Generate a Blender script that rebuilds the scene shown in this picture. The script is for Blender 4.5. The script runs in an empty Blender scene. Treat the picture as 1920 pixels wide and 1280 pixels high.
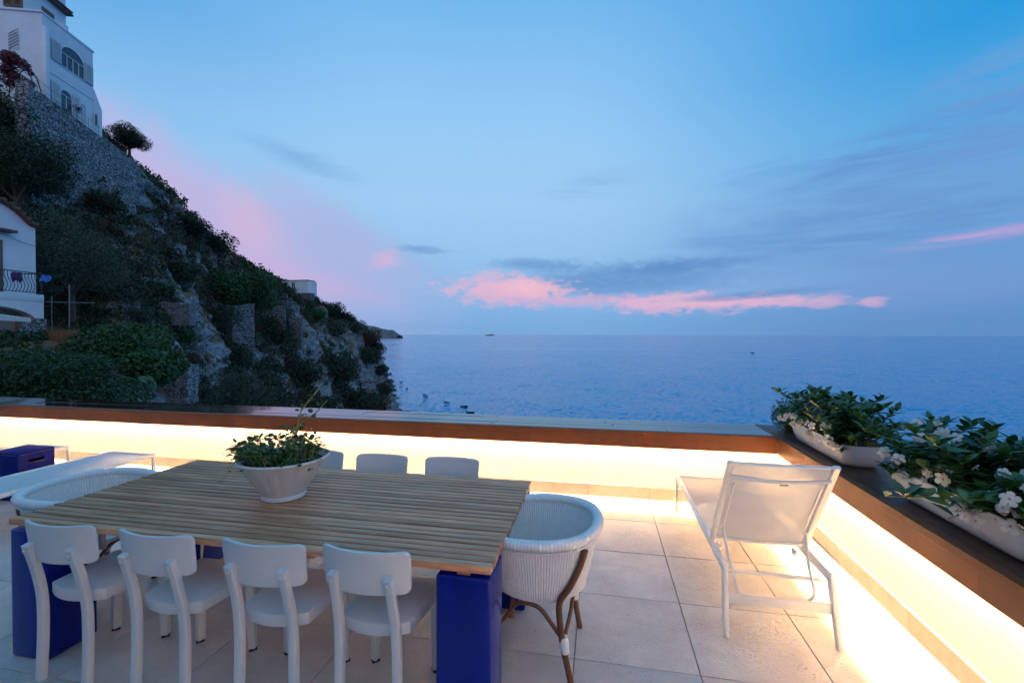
import bpy, bmesh, math, random
import numpy as np
from math import sin, cos, tan, pi, radians, degrees, sqrt, atan, atan2
from mathutils import Vector, Matrix

S = bpy.context.scene
COL = S.collection
random.seed(7)
RNG = np.random.default_rng(11)

# ------------------------------------------------------------------ camera
H = 1.75                      # eye height above the terrace floor
FPX = 853.0                   # focal length in pixels of a 1920 wide picture (16 mm lens)
YAW, PITCH, ROLL = radians(10.9), radians(0.9), radians(0.14)
Fv = Vector((-sin(YAW)*cos(PITCH), cos(YAW)*cos(PITCH), -sin(PITCH)))
R0 = Vector((cos(YAW), sin(YAW), 0)); U0 = R0.cross(Fv)
Rv = R0*cos(ROLL) + U0*sin(ROLL); Uv = Rv.cross(Fv)
cam_d = bpy.data.cameras.new('camera'); cam = bpy.data.objects.new('camera', cam_d); COL.objects.link(cam)
cam_d.sensor_width = 36; cam_d.lens = 36*FPX/1920; cam_d.clip_start = .05; cam_d.clip_end = 400000
cam.matrix_world = Matrix(((Rv.x, Uv.x, -Fv.x, 0), (Rv.y, Uv.y, -Fv.y, 0), (Rv.z, Uv.z, -Fv.z, H), (0, 0, 0, 1)))
S.camera = cam
S.view_settings.view_transform = 'Standard'; S.view_settings.look = 'None'
S.view_settings.exposure = 0; S.view_settings.gamma = 1; S.view_settings.use_curve_mapping = False
S.render.engine = 'CYCLES'
S.cycles.max_bounces = 8; S.cycles.diffuse_bounces = 5; S.cycles.transparent_max_bounces = 16
S.cycles.sample_clamp_indirect = 0; S.cycles.sample_clamp_direct = 0; S.cycles.caustics_reflective = False; S.cycles.caustics_refractive = False

def lin(r, g, b):
    f = lambda c: ((c/255+.055)/1.055)**2.4 if c/255 > .04045 else c/255/12.92
    return (f(r), f(g), f(b))

# ------------------------------------------------------------------ node helper
class NT:
    def __init__(s, tree): s.t = tree; s.n = tree.nodes; s.l = tree.links
    def add(s, typ, **kw):
        nd = s.n.new(typ)
        for k, v in kw.items(): setattr(nd, k, v)
        return nd
    def put(s, sock, v):
        if isinstance(v, bpy.types.NodeSocket): s.l.new(v, sock)
        elif isinstance(v, (tuple, list)) and len(v) == 3 and sock.type == 'RGBA': sock.default_value = (*v, 1)
        else: sock.default_value = v
    def m(s, op, a, b=None, c=None, clamp=False):
        nd = s.add('ShaderNodeMath', operation=op, use_clamp=clamp)
        for i, v in enumerate((a, b, c)):
            if v is not None: s.put(nd.inputs[i], v)
        return nd.outputs[0]
    def mix(s, f, a, b, mode='MIX'):
        nd = s.add('ShaderNodeMix', data_type='RGBA', blend_type=mode)
        s.put(nd.inputs['Factor'], f); s.put(nd.inputs[6], a); s.put(nd.inputs[7], b)
        return nd.outputs[2]
    def noise(s, vec, scale, detail=4, rough=.55, dist=0.):
        nd = s.add('ShaderNodeTexNoise')
        if vec is not None: s.l.new(vec, nd.inputs['Vector'])
        nd.inputs['Scale'].default_value = scale; nd.inputs['Detail'].default_value = detail
        nd.inputs['Roughness'].default_value = rough; nd.inputs['Distortion'].default_value = dist
        return nd.outputs['Fac']
    def voro(s, vec, scale, feature='F1', out='Distance', rnd=1.):
        nd = s.add('ShaderNodeTexVoronoi', feature=feature)
        s.l.new(vec, nd.inputs['Vector']); nd.inputs['Scale'].default_value = scale
        nd.inputs['Randomness'].default_value = rnd
        return nd.outputs[out]
    def ramp(s, f, stops, interp='LINEAR'):
        nd = s.add('ShaderNodeValToRGB'); cr = nd.color_ramp; cr.interpolation = interp
        while len(cr.elements) < len(stops): cr.elements.new(.5)
        for e, (p, c) in zip(cr.elements, stops):
            e.position = p; e.color = (*c, 1) if len(c) == 3 else c
        s.put(nd.inputs[0], f); return nd.outputs[0]
    def rng(s, f, a, b, c=0., d=1., smooth=False):
        nd = s.add('ShaderNodeMapRange'); nd.interpolation_type = 'SMOOTHSTEP' if smooth else 'LINEAR'
        for i, v in enumerate((f, a, b, c, d)): s.put(nd.inputs[i], v)
        return nd.outputs[0]
    def mapping(s, vec, scale=(1, 1, 1), rot=(0, 0, 0), loc=(0, 0, 0)):
        nd = s.add('ShaderNodeMapping'); s.l.new(vec, nd.inputs[0])
        nd.inputs['Scale'].default_value = scale; nd.inputs['Rotation'].default_value = rot; nd.inputs['Location'].default_value = loc
        return nd.outputs[0]
    def bump(s, h, strength=.3, dist=.01, normal=None):
        nd = s.add('ShaderNodeBump'); s.l.new(h, nd.inputs['Height'])
        nd.inputs['Strength'].default_value = strength; nd.inputs['Distance'].default_value = dist
        if normal is not None: s.l.new(normal, nd.inputs['Normal'])
        return nd.outputs[0]

def ang(px, py):
    "bearing and elevation (degrees) of a point of the photograph, seen from the terrace"
    return degrees(atan((px-960)/FPX)), degrees(atan((627-py)/sqrt(FPX**2+(px-960)**2)))

# ------------------------------------------------------------------ sky
W = bpy.data.worlds.new('World'); S.world = W; W.use_nodes = True
t = NT(W.node_tree); t.n.clear()
tc = t.add('ShaderNodeTexCoord').outputs['Generated']
sep = t.add('ShaderNodeSeparateXYZ'); t.l.new(tc, sep.inputs[0])
dx, dy, dz = sep.outputs
fx = t.m('ADD', t.m('MULTIPLY', dx, cos(YAW)), t.m('MULTIPLY', dy, sin(YAW)))
fy = t.m('ADD', t.m('MULTIPLY', dx, -sin(YAW)), t.m('MULTIPLY', dy, cos(YAW)))
az = t.m('MULTIPLY', t.m('ARCTAN2', fx, fy), 180/pi)
el = t.m('MULTIPLY', t.m('ARCSINE', t.m('MINIMUM', t.m('MAXIMUM', dz, -1.), 1.)), 180/pi)
comb = t.add('ShaderNodeCombineXYZ'); t.l.new(az, comb.inputs[0]); t.l.new(el, comb.inputs[1])
P2 = comb.outputs[0]
SKY_STOPS = [(0., (126, 178, 229)), (.03, (130, 181, 231)), (.08, (146, 193, 236)), (.17, (160, 205, 243)), (.25, (153, 204, 246)),
             (.33, (136, 195, 243)), (.41, (112, 182, 237)), (.6, (108, 178, 235)), (1., (106, 175, 233))]
SKY_RIGHT = [(0., (92, 144, 204)), (.03, (96, 148, 206)), (.08, (104, 158, 214)), (.15, (104, 168, 222)), (.22, (84, 168, 226)),
             (.29, (44, 155, 223)), (.41, (50, 152, 222)), (.6, (90, 168, 230)), (1., (106, 175, 233))]
SKY_LEFT = [(0., (126, 172, 226)), (.03, (132, 176, 228)), (.08, (146, 190, 236)), (.17, (150, 200, 241)), (.25, (132, 190, 238)),
            (.33, (100, 171, 230)), (.41, (100, 172, 232)), (.6, (106, 175, 233)), (1., (106, 175, 233))]
el9 = t.m('DIVIDE', el, 90.)
base = t.ramp(el9, [(p, lin(*c)) for p, c in SKY_STOPS])
back = t.rng(t.m('ABSOLUTE', az), 75., 125., 0., 1., True)      # behind the viewer the sky evens out, with the afterglow low down
glow = t.ramp(el9, [(0., lin(220, 196, 210)), (.08, lin(212, 198, 220)), (.2, lin(172, 192, 230)), (.36, lin(124, 184, 236)), (1., lin(106, 175, 233))])
fwd = t.m('SUBTRACT', 1., back)
general = t.mix(back, base, glow)
base = t.mix(t.m('MULTIPLY', fwd, t.rng(az, 4., 48., 0., 1., True)), general, t.ramp(el9, [(p, lin(*c)) for p, c in SKY_RIGHT]))
base = t.mix(t.m('MULTIPLY', fwd, t.rng(az, -12., -46., 0., 1., True)), base, t.ramp(el9, [(p, lin(*c)) for p, c in SKY_LEFT]))
nA = t.noise(t.mapping(P2, (.06, .20, 1)), 1., 6, .6, .6)         # streaky
nB = t.noise(t.mapping(P2, (.22, .34, 1), loc=(7, 3, 0)), 1., 6, .58)   # puffy
nC = t.noise(t.mapping(P2, (.05, .30, 1), rot=(0, 0, radians(-14)), loc=(2, 9, 0)), 1., 7, .62, .8)   # cirrus, rising to the right
nD = t.noise(t.mapping(P2, (.55, 1.15, 1), loc=(3, 1, 0)), 1., 7, .62, .3)   # cauliflower detail
def blob(col, px, py, hw, hh, rot=0, edge=.5, amp=.8, color=(0, 0, 0), op=1., noise=None, puff=0., comb_n=None):
    a, e = ang(px, py); k = degrees(1/FPX)*cos(radians(a))**1.4
    c, s_ = cos(radians(rot)), sin(radians(rot))
    u = t.m('SUBTRACT', az, a); v = t.m('SUBTRACT', el, e)
    p = t.m('DIVIDE', t.m('ADD', t.m('MULTIPLY', u, c), t.m('MULTIPLY', v, s_)), hw*k)
    q = t.m('DIVIDE', t.m('SUBTRACT', t.m('MULTIPLY', v, c), t.m('MULTIPLY', u, s_)), hh*k)
    r = t.m('SQRT', t.m('ADD', t.m('MULTIPLY', p, p), t.m('MULTIPLY', q, q)))
    r = t.m('ADD', r, t.m('MULTIPLY', t.m('SUBTRACT', noise, .5), amp*2))
    if puff:
        r = t.m('ADD', r, t.m('MULTIPLY', t.m('SUBTRACT', nD, .5), puff))
        op = t.m('MULTIPLY', t.rng(nD, .30, .66, .62, 1.05), op)
    if comb_n is not None: op = t.m('MULTIPLY', t.rng(comb_n, .40, .60, .05, 1.15), op)
    f = t.rng(r, 1.+edge*.2, 1.-edge, 0., op, True)
    return t.mix(f, col, lin(*color))
sky = base
nE = t.noise(t.mapping(P2, (.10, .85, 1), rot=(0, 0, radians(-9)), loc=(4, 4, 0)), 1., 9, .66, .5)     # fine combed streaks
nF = t.noise(t.mapping(P2, (.16, .16, 1), loc=(9, 2, 0)), 1., 7, .6, .4)
# lavender veil over the headland, with rose light in it
sky = blob(sky, 540, 520, 360, 130, -20, 1., .35, (170, 182, 228), .85, nF)
sky = blob(sky, 690, 520, 200, 90, -12, .8, .45, (158, 184, 228), .75, nF)
sky = blob(sky, 270, 340, 280, 110, -35, 1., .35, (192, 182, 226), .75, nF)
sky = blob(sky, 430, 420, 330, 80, -38, 1., .4, (206, 180, 222), .7, nF)
sky = blob(sky, 620, 450, 190, 85, -32, .7, .45, (174, 184, 228), .7, nF)
sky = blob(sky, 478, 425, 105, 60, -42, 1., .5, (238, 186, 210), .75, nF, .8)
sky = blob(sky, 590, 530, 190, 32, -14, 1., .5, (220, 176, 214), .65, nA, .6)
sky = blob(sky, 650, 455, 120, 60, -20, 1., .5, (164, 186, 228), .6, nF)
sky = blob(sky, 720, 488, 34, 22, 15, .9, .5, (224, 182, 214), .8, nB, 1.6)
sky = blob(sky, 800, 470, 60, 9, -3, .8, .5, (108, 156, 208), .75, nA, 1.6)
sky = blob(sky, 560, 300, 120, 22, -12, 1., .7, (120, 172, 222), .6, nE)
# low bank of cloud over the sea
sky = blob(sky, 1150, 545, 560, 50, 0, 1., .3, (150, 180, 228), .4, nA)
sky = blob(sky, 1140, 527, 250, 38, 1, .8, .6, (100, 150, 206), .95, nA, 1.3)
sky = blob(sky, 1290, 497, 150, 15, 2, .8, .6, (92, 140, 200), .9, nA, 1.8)
sky = blob(sky, 1000, 497, 100, 14, -2, .8, .6, (104, 152, 208), .85, nA, 1.8)
sky = blob(sky, 945, 545, 130, 34, -3, .7, .5, (240, 184, 210), .95, nB, 2.2)
sky = blob(sky, 1000, 540, 90, 20, -4, .8, .5, (252, 196, 208), .7, nB, 2.6)
sky = blob(sky, 1090, 564, 170, 14, 0, .9, .5, (222, 178, 214), .75, nA, 1.4)
sky = blob(sky, 1270, 568, 150, 24, 0, .7, .5, (238, 184, 212), .95, nB, 2.2)
sky = blob(sky, 1300, 562, 80, 14, 0, .8, .5, (250, 196, 212), .7, nB, 2.6)
sky = blob(sky, 1470, 562, 150, 18, -1, .7, .5, (238, 184, 212), .95, nB, 2.2)
sky = blob(sky, 1400, 553, 190, 9, 3, .8, .6, (104, 150, 206), .85, nA, 1.6)
sky = blob(sky, 1635, 564, 30, 13, 0, .6, .35, (240, 186, 212), .95, nB, 1.6)
sky = blob(sky, 1680, 380, 520, 150, 8, 1., .6, (118, 160, 216), .55, nF)
sky = blob(sky, 560, 480, 330, 110, -25, 1., .5, (178, 182, 228), .5, nB)
# combed cirrus on the right
sky = blob(sky, 1640, 425, 520, 70, 7, 1., .9, (104, 152, 210), .85, nC, 0., nE)
sky = blob(sky, 1700, 330, 460, 80, 11, 1., .9, (108, 156, 214), .85, nC, 0., nE)
sky = blob(sky, 1500, 310, 200, 30, 8, 1., .9, (110, 166, 224), .6, nC, 0., nE)
sky = blob(sky, 1120, 345, 110, 26, 10, 1., .9, (132, 178, 226), .6, nC, 0., nE)
sky = blob(sky, 1800, 225, 300, 55, 9, 1., .8, (96, 146, 208), .8, nC, 0., nE)
sky = blob(sky, 1860, 140, 170, 60, 6, 1., .7, (124, 160, 216), .6, nF, 0., nE)
sky = blob(sky, 1840, 440, 200, 18, 5, 1., .7, (200, 166, 216), .75, nC, 0., nE)
sky = blob(sky, 1780, 470, 330, 24, 3, 1., .8, (120, 150, 210), .6, nC, 0., nE)
sky = blob(sky, 1800, 540, 420, 70, 3, 1., .5, (128, 156, 214), .45, nF)
# below the horizon only the sea is ever seen
bg = t.add('ShaderNodeBackground'); t.put(bg.inputs[0], sky); bg.inputs[1].default_value = 1.0
t.l.new(bg.outputs[0], t.add('ShaderNodeOutputWorld').inputs[0])

sun_d = bpy.data.lights.new('sun', 'SUN'); sun = bpy.data.objects.new('sun', sun_d); COL.objects.link(sun)
sun_d.energy = .26; sun_d.angle = radians(60); sun_d.color = (1., .78, .74)     # the last afterglow, from behind the viewer
sun.rotation_euler = (radians(62), 0, radians(28))

# ------------------------------------------------------------------ helpers: objects
def ray(px, py):
    return Fv + Rv*((px-960)/FPX) - Uv*((py-640)/FPX)
def atz(px, py, z):
    d = ray(px, py); k = (z-H)/d.z; return Vector((0, 0, H)) + d*k
def atd(px, py, dep):
    "the point of the photograph's pixel at a distance dep along the view axis"
    return Vector((0, 0, H)) + ray(px, py)*dep

def tag(o, label=None, cat=None, group=None, kind=None):
    if label: o['label'] = label
    if cat: o['category'] = cat
    if group: o['group'] = group
    if kind: o['kind'] = kind
    return o
def empty(name, loc=(0, 0, 0), rz=0., label=None, cat=None, group=None):
    o = bpy.data.objects.new(name, None); COL.objects.link(o); o.empty_display_size = .1
    o.location = loc; o.rotation_euler = (0, 0, rz)
    return tag(o, label, cat, group)
def kids(o): return [c for c in bpy.data.objects if c.parent == o]
def copy_tree(o, parent=None):
    c = o.copy(); COL.objects.link(c)
    c.parent = parent
    for ch in list(o.children):
        copy_tree(ch, c)
    return c

def fast_mesh(name, V, Fq):
    "mesh from numpy arrays: V (n,3), Fq (m,k)"
    V = np.asarray(V, dtype=np.float32); Fq = np.asarray(Fq, dtype=np.int32)
    me = bpy.data.meshes.new(name); k = Fq.shape[1]
    me.vertices.add(len(V)); me.vertices.foreach_set('co', V.ravel())
    me.loops.add(Fq.size); me.loops.foreach_set('vertex_index', Fq.ravel())
    me.polygons.add(len(Fq)); me.polygons.foreach_set('loop_start', np.arange(0, Fq.size, k, dtype=np.int32))
    me.update(calc_edges=True); me.validate()
    return me

_cb = {}
def chamfer_box(sx, sy, sz, b, seg=2):
    key = (round(sx, 4), round(sy, 4), round(sz, 4), round(b, 4), seg)
    if key not in _cb:
        bm = bmesh.new(); bmesh.ops.create_cube(bm, size=1.)
        for v in bm.verts: v.co = Vector((v.co.x*sx, v.co.y*sy, v.co.z*sz))
        if b > 0: bmesh.ops.bevel(bm, geom=bm.edges[:], offset=b, segments=seg, profile=.5, affect='EDGES')
        bm.verts.index_update()
        _cb[key] = ([v.co.copy() for v in bm.verts], [[v.index for v in f.verts] for f in bm.faces]); bm.free()
    return _cb[key]

class MB:
    def __init__(s): s.v = []; s.f = []
    def add(s, vs, fs, M=None):
        o = len(s.v)
        s.v += [(M @ Vector(v)) if M is not None else Vector(v) for v in vs]
        s.f += [[i+o for i in f] for f in fs]; return s
    def box(s, c, size, b=0., rot=None, seg=2):
        vs, fs = chamfer_box(*size, b, seg); M = Matrix.Translation(Vector(c))
        if rot is not None: M = M @ (rot if isinstance(rot, Matrix) else Matrix.Rotation(rot, 4, 'Z'))
        return s.add(vs, fs, M)
    def box2(s, a, b_, bev=0., seg=2):
        a = Vector(a); b_ = Vector(b_)
        return s.box((a+b_)/2, [abs(x) for x in (b_-a)], bev, None, seg)
    def bar(s, a, b, w, h=None, bev=0.):
        "straight rectangular bar from a to b"
        a = Vector(a); b = Vector(b); d = b-a
        q = d.to_track_quat('Z', 'Y').to_matrix().to_4x4()
        vs, fs = chamfer_box(w, h or w, d.length, bev)
        return s.add(vs, fs, Matrix.Translation((a+b)/2) @ q)
    def sweep(s, path, prof, up=(0, 0, 1), cap=True, closed=False, scale=None):
        path = [Vector(p) for p in path]; n = len(path); m = len(prof); o = len(s.v)
        N = None
        for i, p in enumerate(path):
            if closed: tn = (path[(i+1) % n]-path[i-1]).normalized()
            else: tn = (path[min(i+1, n-1)]-path[max(i-1, 0)]).normalized()
            if N is None:
                u = Vector(up); N = (u - tn*u.dot(tn))
                if N.length < 1e-4: u = Vector((1, 0.1, 0)); N = u - tn*u.dot(tn)
                N.normalize()
            else: N = (N - tn*N.dot(tn)).normalized()
            B = tn.cross(N); k = scale[i] if scale else 1.
            for (a, c) in prof: s.v.append(p + B*(a*k) + N*(c*k))
        for i in range(n if closed else n-1):
            for j in range(m):
                a = o+i*m+j; b = o+i*m+(j+1) % m; c = o+((i+1) % n)*m+(j+1) % m; d = o+((i+1) % n)*m+j
                s.f.append([a, b, c, d])
        if cap and not closed:
            s.f.append([o+j for j in range(m)][::-1]); s.f.append([o+(n-1)*m+j for j in range(m)])
        return s
    def tube(s, path, r, n=8, cap=True, closed=False):
        rr = r if isinstance(r, (list, tuple)) else None
        pr = [(cos(2*pi*j/n)*(1 if rr else r), sin(2*pi*j/n)*(1 if rr else r)) for j in range(n)]
        return s.sweep(path, pr, cap=cap, closed=closed, scale=rr)
    def lathe(s, prof, n=32, mod=None, sx=1., sy=1., c=(0, 0, 0), cap0=False, cap1=False):
        o = len(s.v); m = len(prof); c = Vector(c)
        for i in range(n):
            a = 2*pi*i/n
            for (r, z) in prof:
                k = mod(a, r, z) if mod else 1.
                s.v.append(c + Vector((r*k*cos(a)*sx, r*k*sin(a)*sy, z)))
        for i in range(n):
            for j in range(m-1):
                s.f.append([o+i*m+j, o+((i+1) % n)*m+j, o+((i+1) % n)*m+j+1, o+i*m+j+1])
        if cap0: s.f.append([o+i*m for i in range(n)][::-1])
        if cap1: s.f.append([o+i*m+m-1 for i in range(n)])
        return s
    def prism(s, poly, a0, a1, axis='y'):
        "polygon in the (x,z) / (x,y) / (y,z) plane, extruded along axis"
        def P(u, v, w): return {'y': (u, w, v), 'z': (u, v, w), 'x': (w, u, v)}[axis]
        n = len(poly); o = len(s.v)
        s.v += [Vector(P(u, v, a0)) for u, v in poly] + [Vector(P(u, v, a1)) for u, v in poly]
        s.f.append([o+i for i in range(n)]); s.f.append([o+n+i for i in range(n)][::-1])
        for i in range(n): s.f.append([o+i, o+n+i, o+n+(i+1) % n, o+(i+1) % n])
        return s
    def mesh(s, name, smooth=35):
        me = bpy.data.meshes.new(name); me.from_pydata([tuple(v) for v in s.v], [], s.f); me.update()
        bm = bmesh.new(); bm.from_mesh(me); bmesh.ops.recalc_face_normals(bm, faces=bm.faces); bm.to_mesh(me); bm.free()
        if smooth:
            me.polygons.foreach_set('use_smooth', [True]*len(me.polygons)); me.set_sharp_from_angle(angle=radians(smooth))
        return me
    def build(s, name, mat, parent=None, smooth=35):
        return link(name, s.mesh(name, smooth), mat, parent)
def link(name, me, mat, parent=None, loc=(0, 0, 0), rot=(0, 0, 0), scale=(1, 1, 1)):
    o = bpy.data.objects.new(name, me)
    if mat is not None and not me.materials: me.materials.append(mat)
    COL.objects.link(o); o.parent = parent; o.location = loc; o.rotation_euler = rot; o.scale = scale
    return o
def bez(pts, n=8):
    "smooth curve through points (Catmull-Rom)"
    P = [Vector(p) for p in pts]; P = [P[0]*2-P[1]] + P + [P[-1]*2-P[-2]]; out = []
    for i in range(1, len(P)-2):
        for k in range(n):
            u = k/n
            out.append(.5*((2*P[i]) + (P[i+1]-P[i-1])*u + (2*P[i-1]-5*P[i]+4*P[i+1]-P[i+2])*u*u + (-P[i-1]+3*P[i]-3*P[i+1]+P[i+2])*u**3))
    out.append(P[-2]); return out
def rrect(w, h, r, n=4):
    out = []
    for cx, cy, a0 in ((w/2-r, h/2-r, 0), (-w/2+r, h/2-r, 90), (-w/2+r, -h/2+r, 180), (w/2-r, -h/2+r, 270)):
        for k in range(n+1):
            a = radians(a0+90*k/n); out.append((cx+r*cos(a), cy+r*sin(a)))
    return out

# ------------------------------------------------------------------ materials
def new_mat(name):
    m = bpy.data.materials.new(name); m.use_nodes = True; t = NT(m.node_tree)
    return m, t, m.node_tree.nodes['Principled BSDF']
def simple(name, col, rough=.5, var=.12, vscale=6., bump=.0, bscale=80., bdist=.002, metal=0., spec=.5, coat=0., rand=.0, rvar=.1):
    m, t, b = new_mat(name); tc = t.add('ShaderNodeTexCoord').outputs['Object']
    n = t.noise(tc, vscale, 5, .6)
    c = t.mix(t.rng(n, .3, .7), tuple(x*(1-var) for x in col), tuple(min(1, x*(1+var)) for x in col))
    if rand:
        r = t.add('ShaderNodeObjectInfo').outputs['Random']
        c = t.mix(1., c, t.ramp(r, [(0, (1-rand,)*3), (1, (1+rand,)*3)]), 'MULTIPLY')
    t.put(b.inputs['Base Color'], c)
    t.put(b.inputs['Roughness'], t.rng(t.noise(tc, vscale*3, 4), .3, .7, rough-rvar*rough, rough+rvar*rough))
    b.inputs['Metallic'].default_value = metal; b.inputs['Specular IOR Level'].default_value = spec
    b.inputs['Coat Weight'].default_value = coat
    if bump: t.put(b.inputs['Normal'], t.bump(t.noise(tc, bscale, 5, .6), bump, bdist))
    return m

M = {}
M['white_plastic'] = simple('white_plastic', (.66, .65, .64), .38, .03, 5, .03, 300, .001)
M['white_metal'] = simple('white_powder_coat', (.78, .77, .75), .32, .03, 8, .03, 400, .0006)
M['white_wicker'] = simple('white_wicker', (.76, .75, .73), .5, .06, 30, .15, 220, .0015)
M['rattan'] = simple('brown_rattan', (.15, .055, .022), .4, .35, 18, .2, 60, .002)
M['black_rubber'] = simple('black_rubber', (.015, .015, .016), .6)
M['wall_paint'] = simple('wall_paint', (.80, .72, .66), .6, .025, 3, .06, 140, .0015)
M['house_paint'] = simple('house_paint', (.66, .67, .68), .75, .08, .9, .1, 30, .01)
M['planter_white'] = simple('planter_white', (.74, .70, .66), .45, .05, 7, .04, 120, .001)
M['blue_paint_wood'] = simple('blue_paint_wood', (.004, .013, .17), .6, .35, 14, .12, 90, .002, spec=.15)
M['worn_edge'] = simple('worn_edge_wood', (.30, .16, .12), .7, .4, 40)
M['dark_metal'] = simple('dark_iron', (.02, .022, .028), .5)
M['grey_metal'] = simple('galvanised_pipe', (.15, .17, .19), .5, .15, 6)
M['terracotta'] = simple('roof_tile', (.13, .055, .036), .75, .35, 6, .2, 40, .01, rand=.25)
M['shutter_paint'] = simple('shutter_paint', (.46, .48, .48), .6, .08, 4)
M['brown_wood'] = simple('brown_wood', (.17, .085, .04), .6, .3, 8, .2, 60, .004, rand=.15)
M['soil'] = simple('potting_soil', (.035, .022, .015), .95, .4, 40, .6, 60, .01)
M['cloth_blue'] = simple('blue_cloth', (.06, .22, .62), .8, .15, 10)
M['cloth_purple'] = simple('purple_cloth', (.07, .03, .12), .8, .3, 14)
M['canvas'] = simple('awning_canvas', (.60, .60, .60), .8, .05, 3)
M['bark'] = simple('bark', (.07, .05, .036), .85, .35, 9, .5, 25, .02)
M['stem_green'] = simple('green_stem', (.30, .30, .09), .6, .2, 20)
M['stem_brown'] = simple('brown_stem', (.20, .12, .06), .7, .2, 20)
M['plaster_warm'] = simple('ochre_plaster', (.50, .36, .20), .8, .12, 3)
M['boat_white'] = simple('boat_white', (.82, .82, .82), .35)
M['boat_dark'] = simple('boat_dark', (.02, .03, .05), .4)
M['boat_pink'] = simple('boat_red', (.55, .10, .14), .5)
M['boat_wood'] = simple('boat_wood', (.35, .22, .12), .5)

def m_glass():
    m, t, b = new_mat('window_glass'); b.inputs['Base Color'].default_value = (.012, .05, .09, 1)  # blue base colour stands in for sky reflected in the panes
    b.inputs['Roughness'].default_value = .04; b.inputs['Specular IOR Level'].default_value = .35
    return m
M['glass'] = m_glass()

def m_floor(name, col, pit=1.):
    m, t, b = new_mat(name); tc = t.add('ShaderNodeTexCoord').outputs['Object']
    oi = t.add('ShaderNodeObjectInfo'); r = oi.outputs['Random']
    off = t.add('ShaderNodeVectorMath', operation='ADD'); t.l.new(tc, off.inputs[0])
    sc = t.add('ShaderNodeVectorMath', operation='SCALE'); sc.inputs[0].default_value = (37., 91., 13.); t.l.new(r, sc.inputs['Scale']); t.l.new(sc.outputs[0], off.inputs[1])
    v = off.outputs[0]
    big = t.noise(v, 2.2, 5, .6); mid = t.noise(v, 14, 5, .65); fine = t.noise(v, 70, 4, .7)
    c = t.mix(t.rng(big, .3, .7), tuple(x*.74 for x in col), tuple(x*1.06 for x in col))
    c = t.mix(t.rng(t.noise(v, .9, 6, .7, 1.), .52, .66, 0., .35), c, tuple(x*.62 for x in col))
    c = t.mix(t.rng(mid, .52, .75, 0., .4), c, tuple(x*.72 for x in col))
    pits = t.m('MULTIPLY', t.rng(t.voro(v, 55), .0, .30, 1., 0., True), t.rng(t.noise(v, 9, 3), .45, .62))
    c = t.mix(t.m('MULTIPLY', pits, .7), c, tuple(x*.38 for x in col))
    c = t.mix(1., c, t.ramp(r, [(0, (.90, .90, .91)), (1, (1.06, 1.05, 1.04))]), 'MULTIPLY')
    t.put(b.inputs['Base Color'], c); t.put(b.inputs['Roughness'], t.rng(mid, .3, .7, .42, .62))
    h = t.m('SUBTRACT', t.m('ADD', t.m('MULTIPLY', fine, .5), t.m('MULTIPLY', mid, .8)), t.m('MULTIPLY', pits, .9*pit))
    t.put(b.inputs['Normal'], t.bump(h, .9, .007))
    return m
M['floor_stone'] = m_floor('floor_stone', (.62, .58, .54))
M['grout'] = simple('grout', (.17, .13, .10), .9, .3, 8)
M['skirting_stone'] = m_floor('skirting_stone', (.52, .45, .37), .5)

def m_fascia():
    m, t, b = new_mat('brown_terracotta_stone'); tc = t.add('ShaderNodeTexCoord').outputs['Object']
    n = t.noise(tc, 5, 4); sp = t.noise(tc, 260, 3, .7); oi = t.add('ShaderNodeObjectInfo').outputs['Random']
    c = t.mix(t.rng(n, .3, .7), (.17, .046, .012), (.235, .066, .017))
    c = t.mix(t.rng(sp, .5, .7, 0., .55), c, (.10, .027, .008))
    c = t.mix(1., c, t.ramp(oi, [(0, (.88, .88, .88)), (1, (1.1, 1.08, 1.05))]), 'MULTIPLY')
    t.put(b.inputs['Base Color'], c); b.inputs['Roughness'].default_value = .5
    t.put(b.inputs['Normal'], t.bump(sp, .12, .001)); return m
M['fascia'] = m_fascia()

def m_cap():
    "dark brown stone slabs with a glossy, slightly rippled seal: reads as wet"
    m, t, b = new_mat('sealed_brown_slab'); tc = t.add('ShaderNodeTexCoord').outputs['Object']
    oi = t.add('ShaderNodeObjectInfo').outputs['Random']
    v = t.mapping(tc, (1.2, 14, 1)); n = t.noise(v, 1.5, 5, .6, .5); n2 = t.noise(tc, 6, 4)
    c = t.mix(t.rng(n, .35, .65), (.020, .008, .006), (.048, .020, .014))
    c = t.mix(t.rng(n2, .5, .75, 0., .4), c, (.065, .028, .020))
    c = t.mix(1., c, t.ramp(oi, [(0, (.75, .75, .75)), (1, (1.3, 1.2, 1.15))]), 'MULTIPLY')
    t.put(b.inputs['Base Color'], c)
    t.put(b.inputs['Roughness'], t.m('ADD', t.rng(n, .3, .7, .035, .11), t.m('MULTIPLY', oi, .05)))
    b.inputs['Specular IOR Level'].default_value = .4; b.inputs['Coat Weight'].default_value = .5; b.inputs['Coat IOR'].default_value = 1.5; b.inputs['Coat Roughness'].default_value = .03
    h = t.m('ADD', t.m('MULTIPLY', n, .6), t.m('MULTIPLY', n2, .25))
    t.put(b.inputs['Normal'], t.bump(h, .05, .003)); return m
M['cap'] = m_cap()
M['cap_matte'] = simple('dull_brown_slab', (.080, .036, .022), .42, .4, 5, .25, 26, .004, spec=.3, rand=.25)

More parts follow.
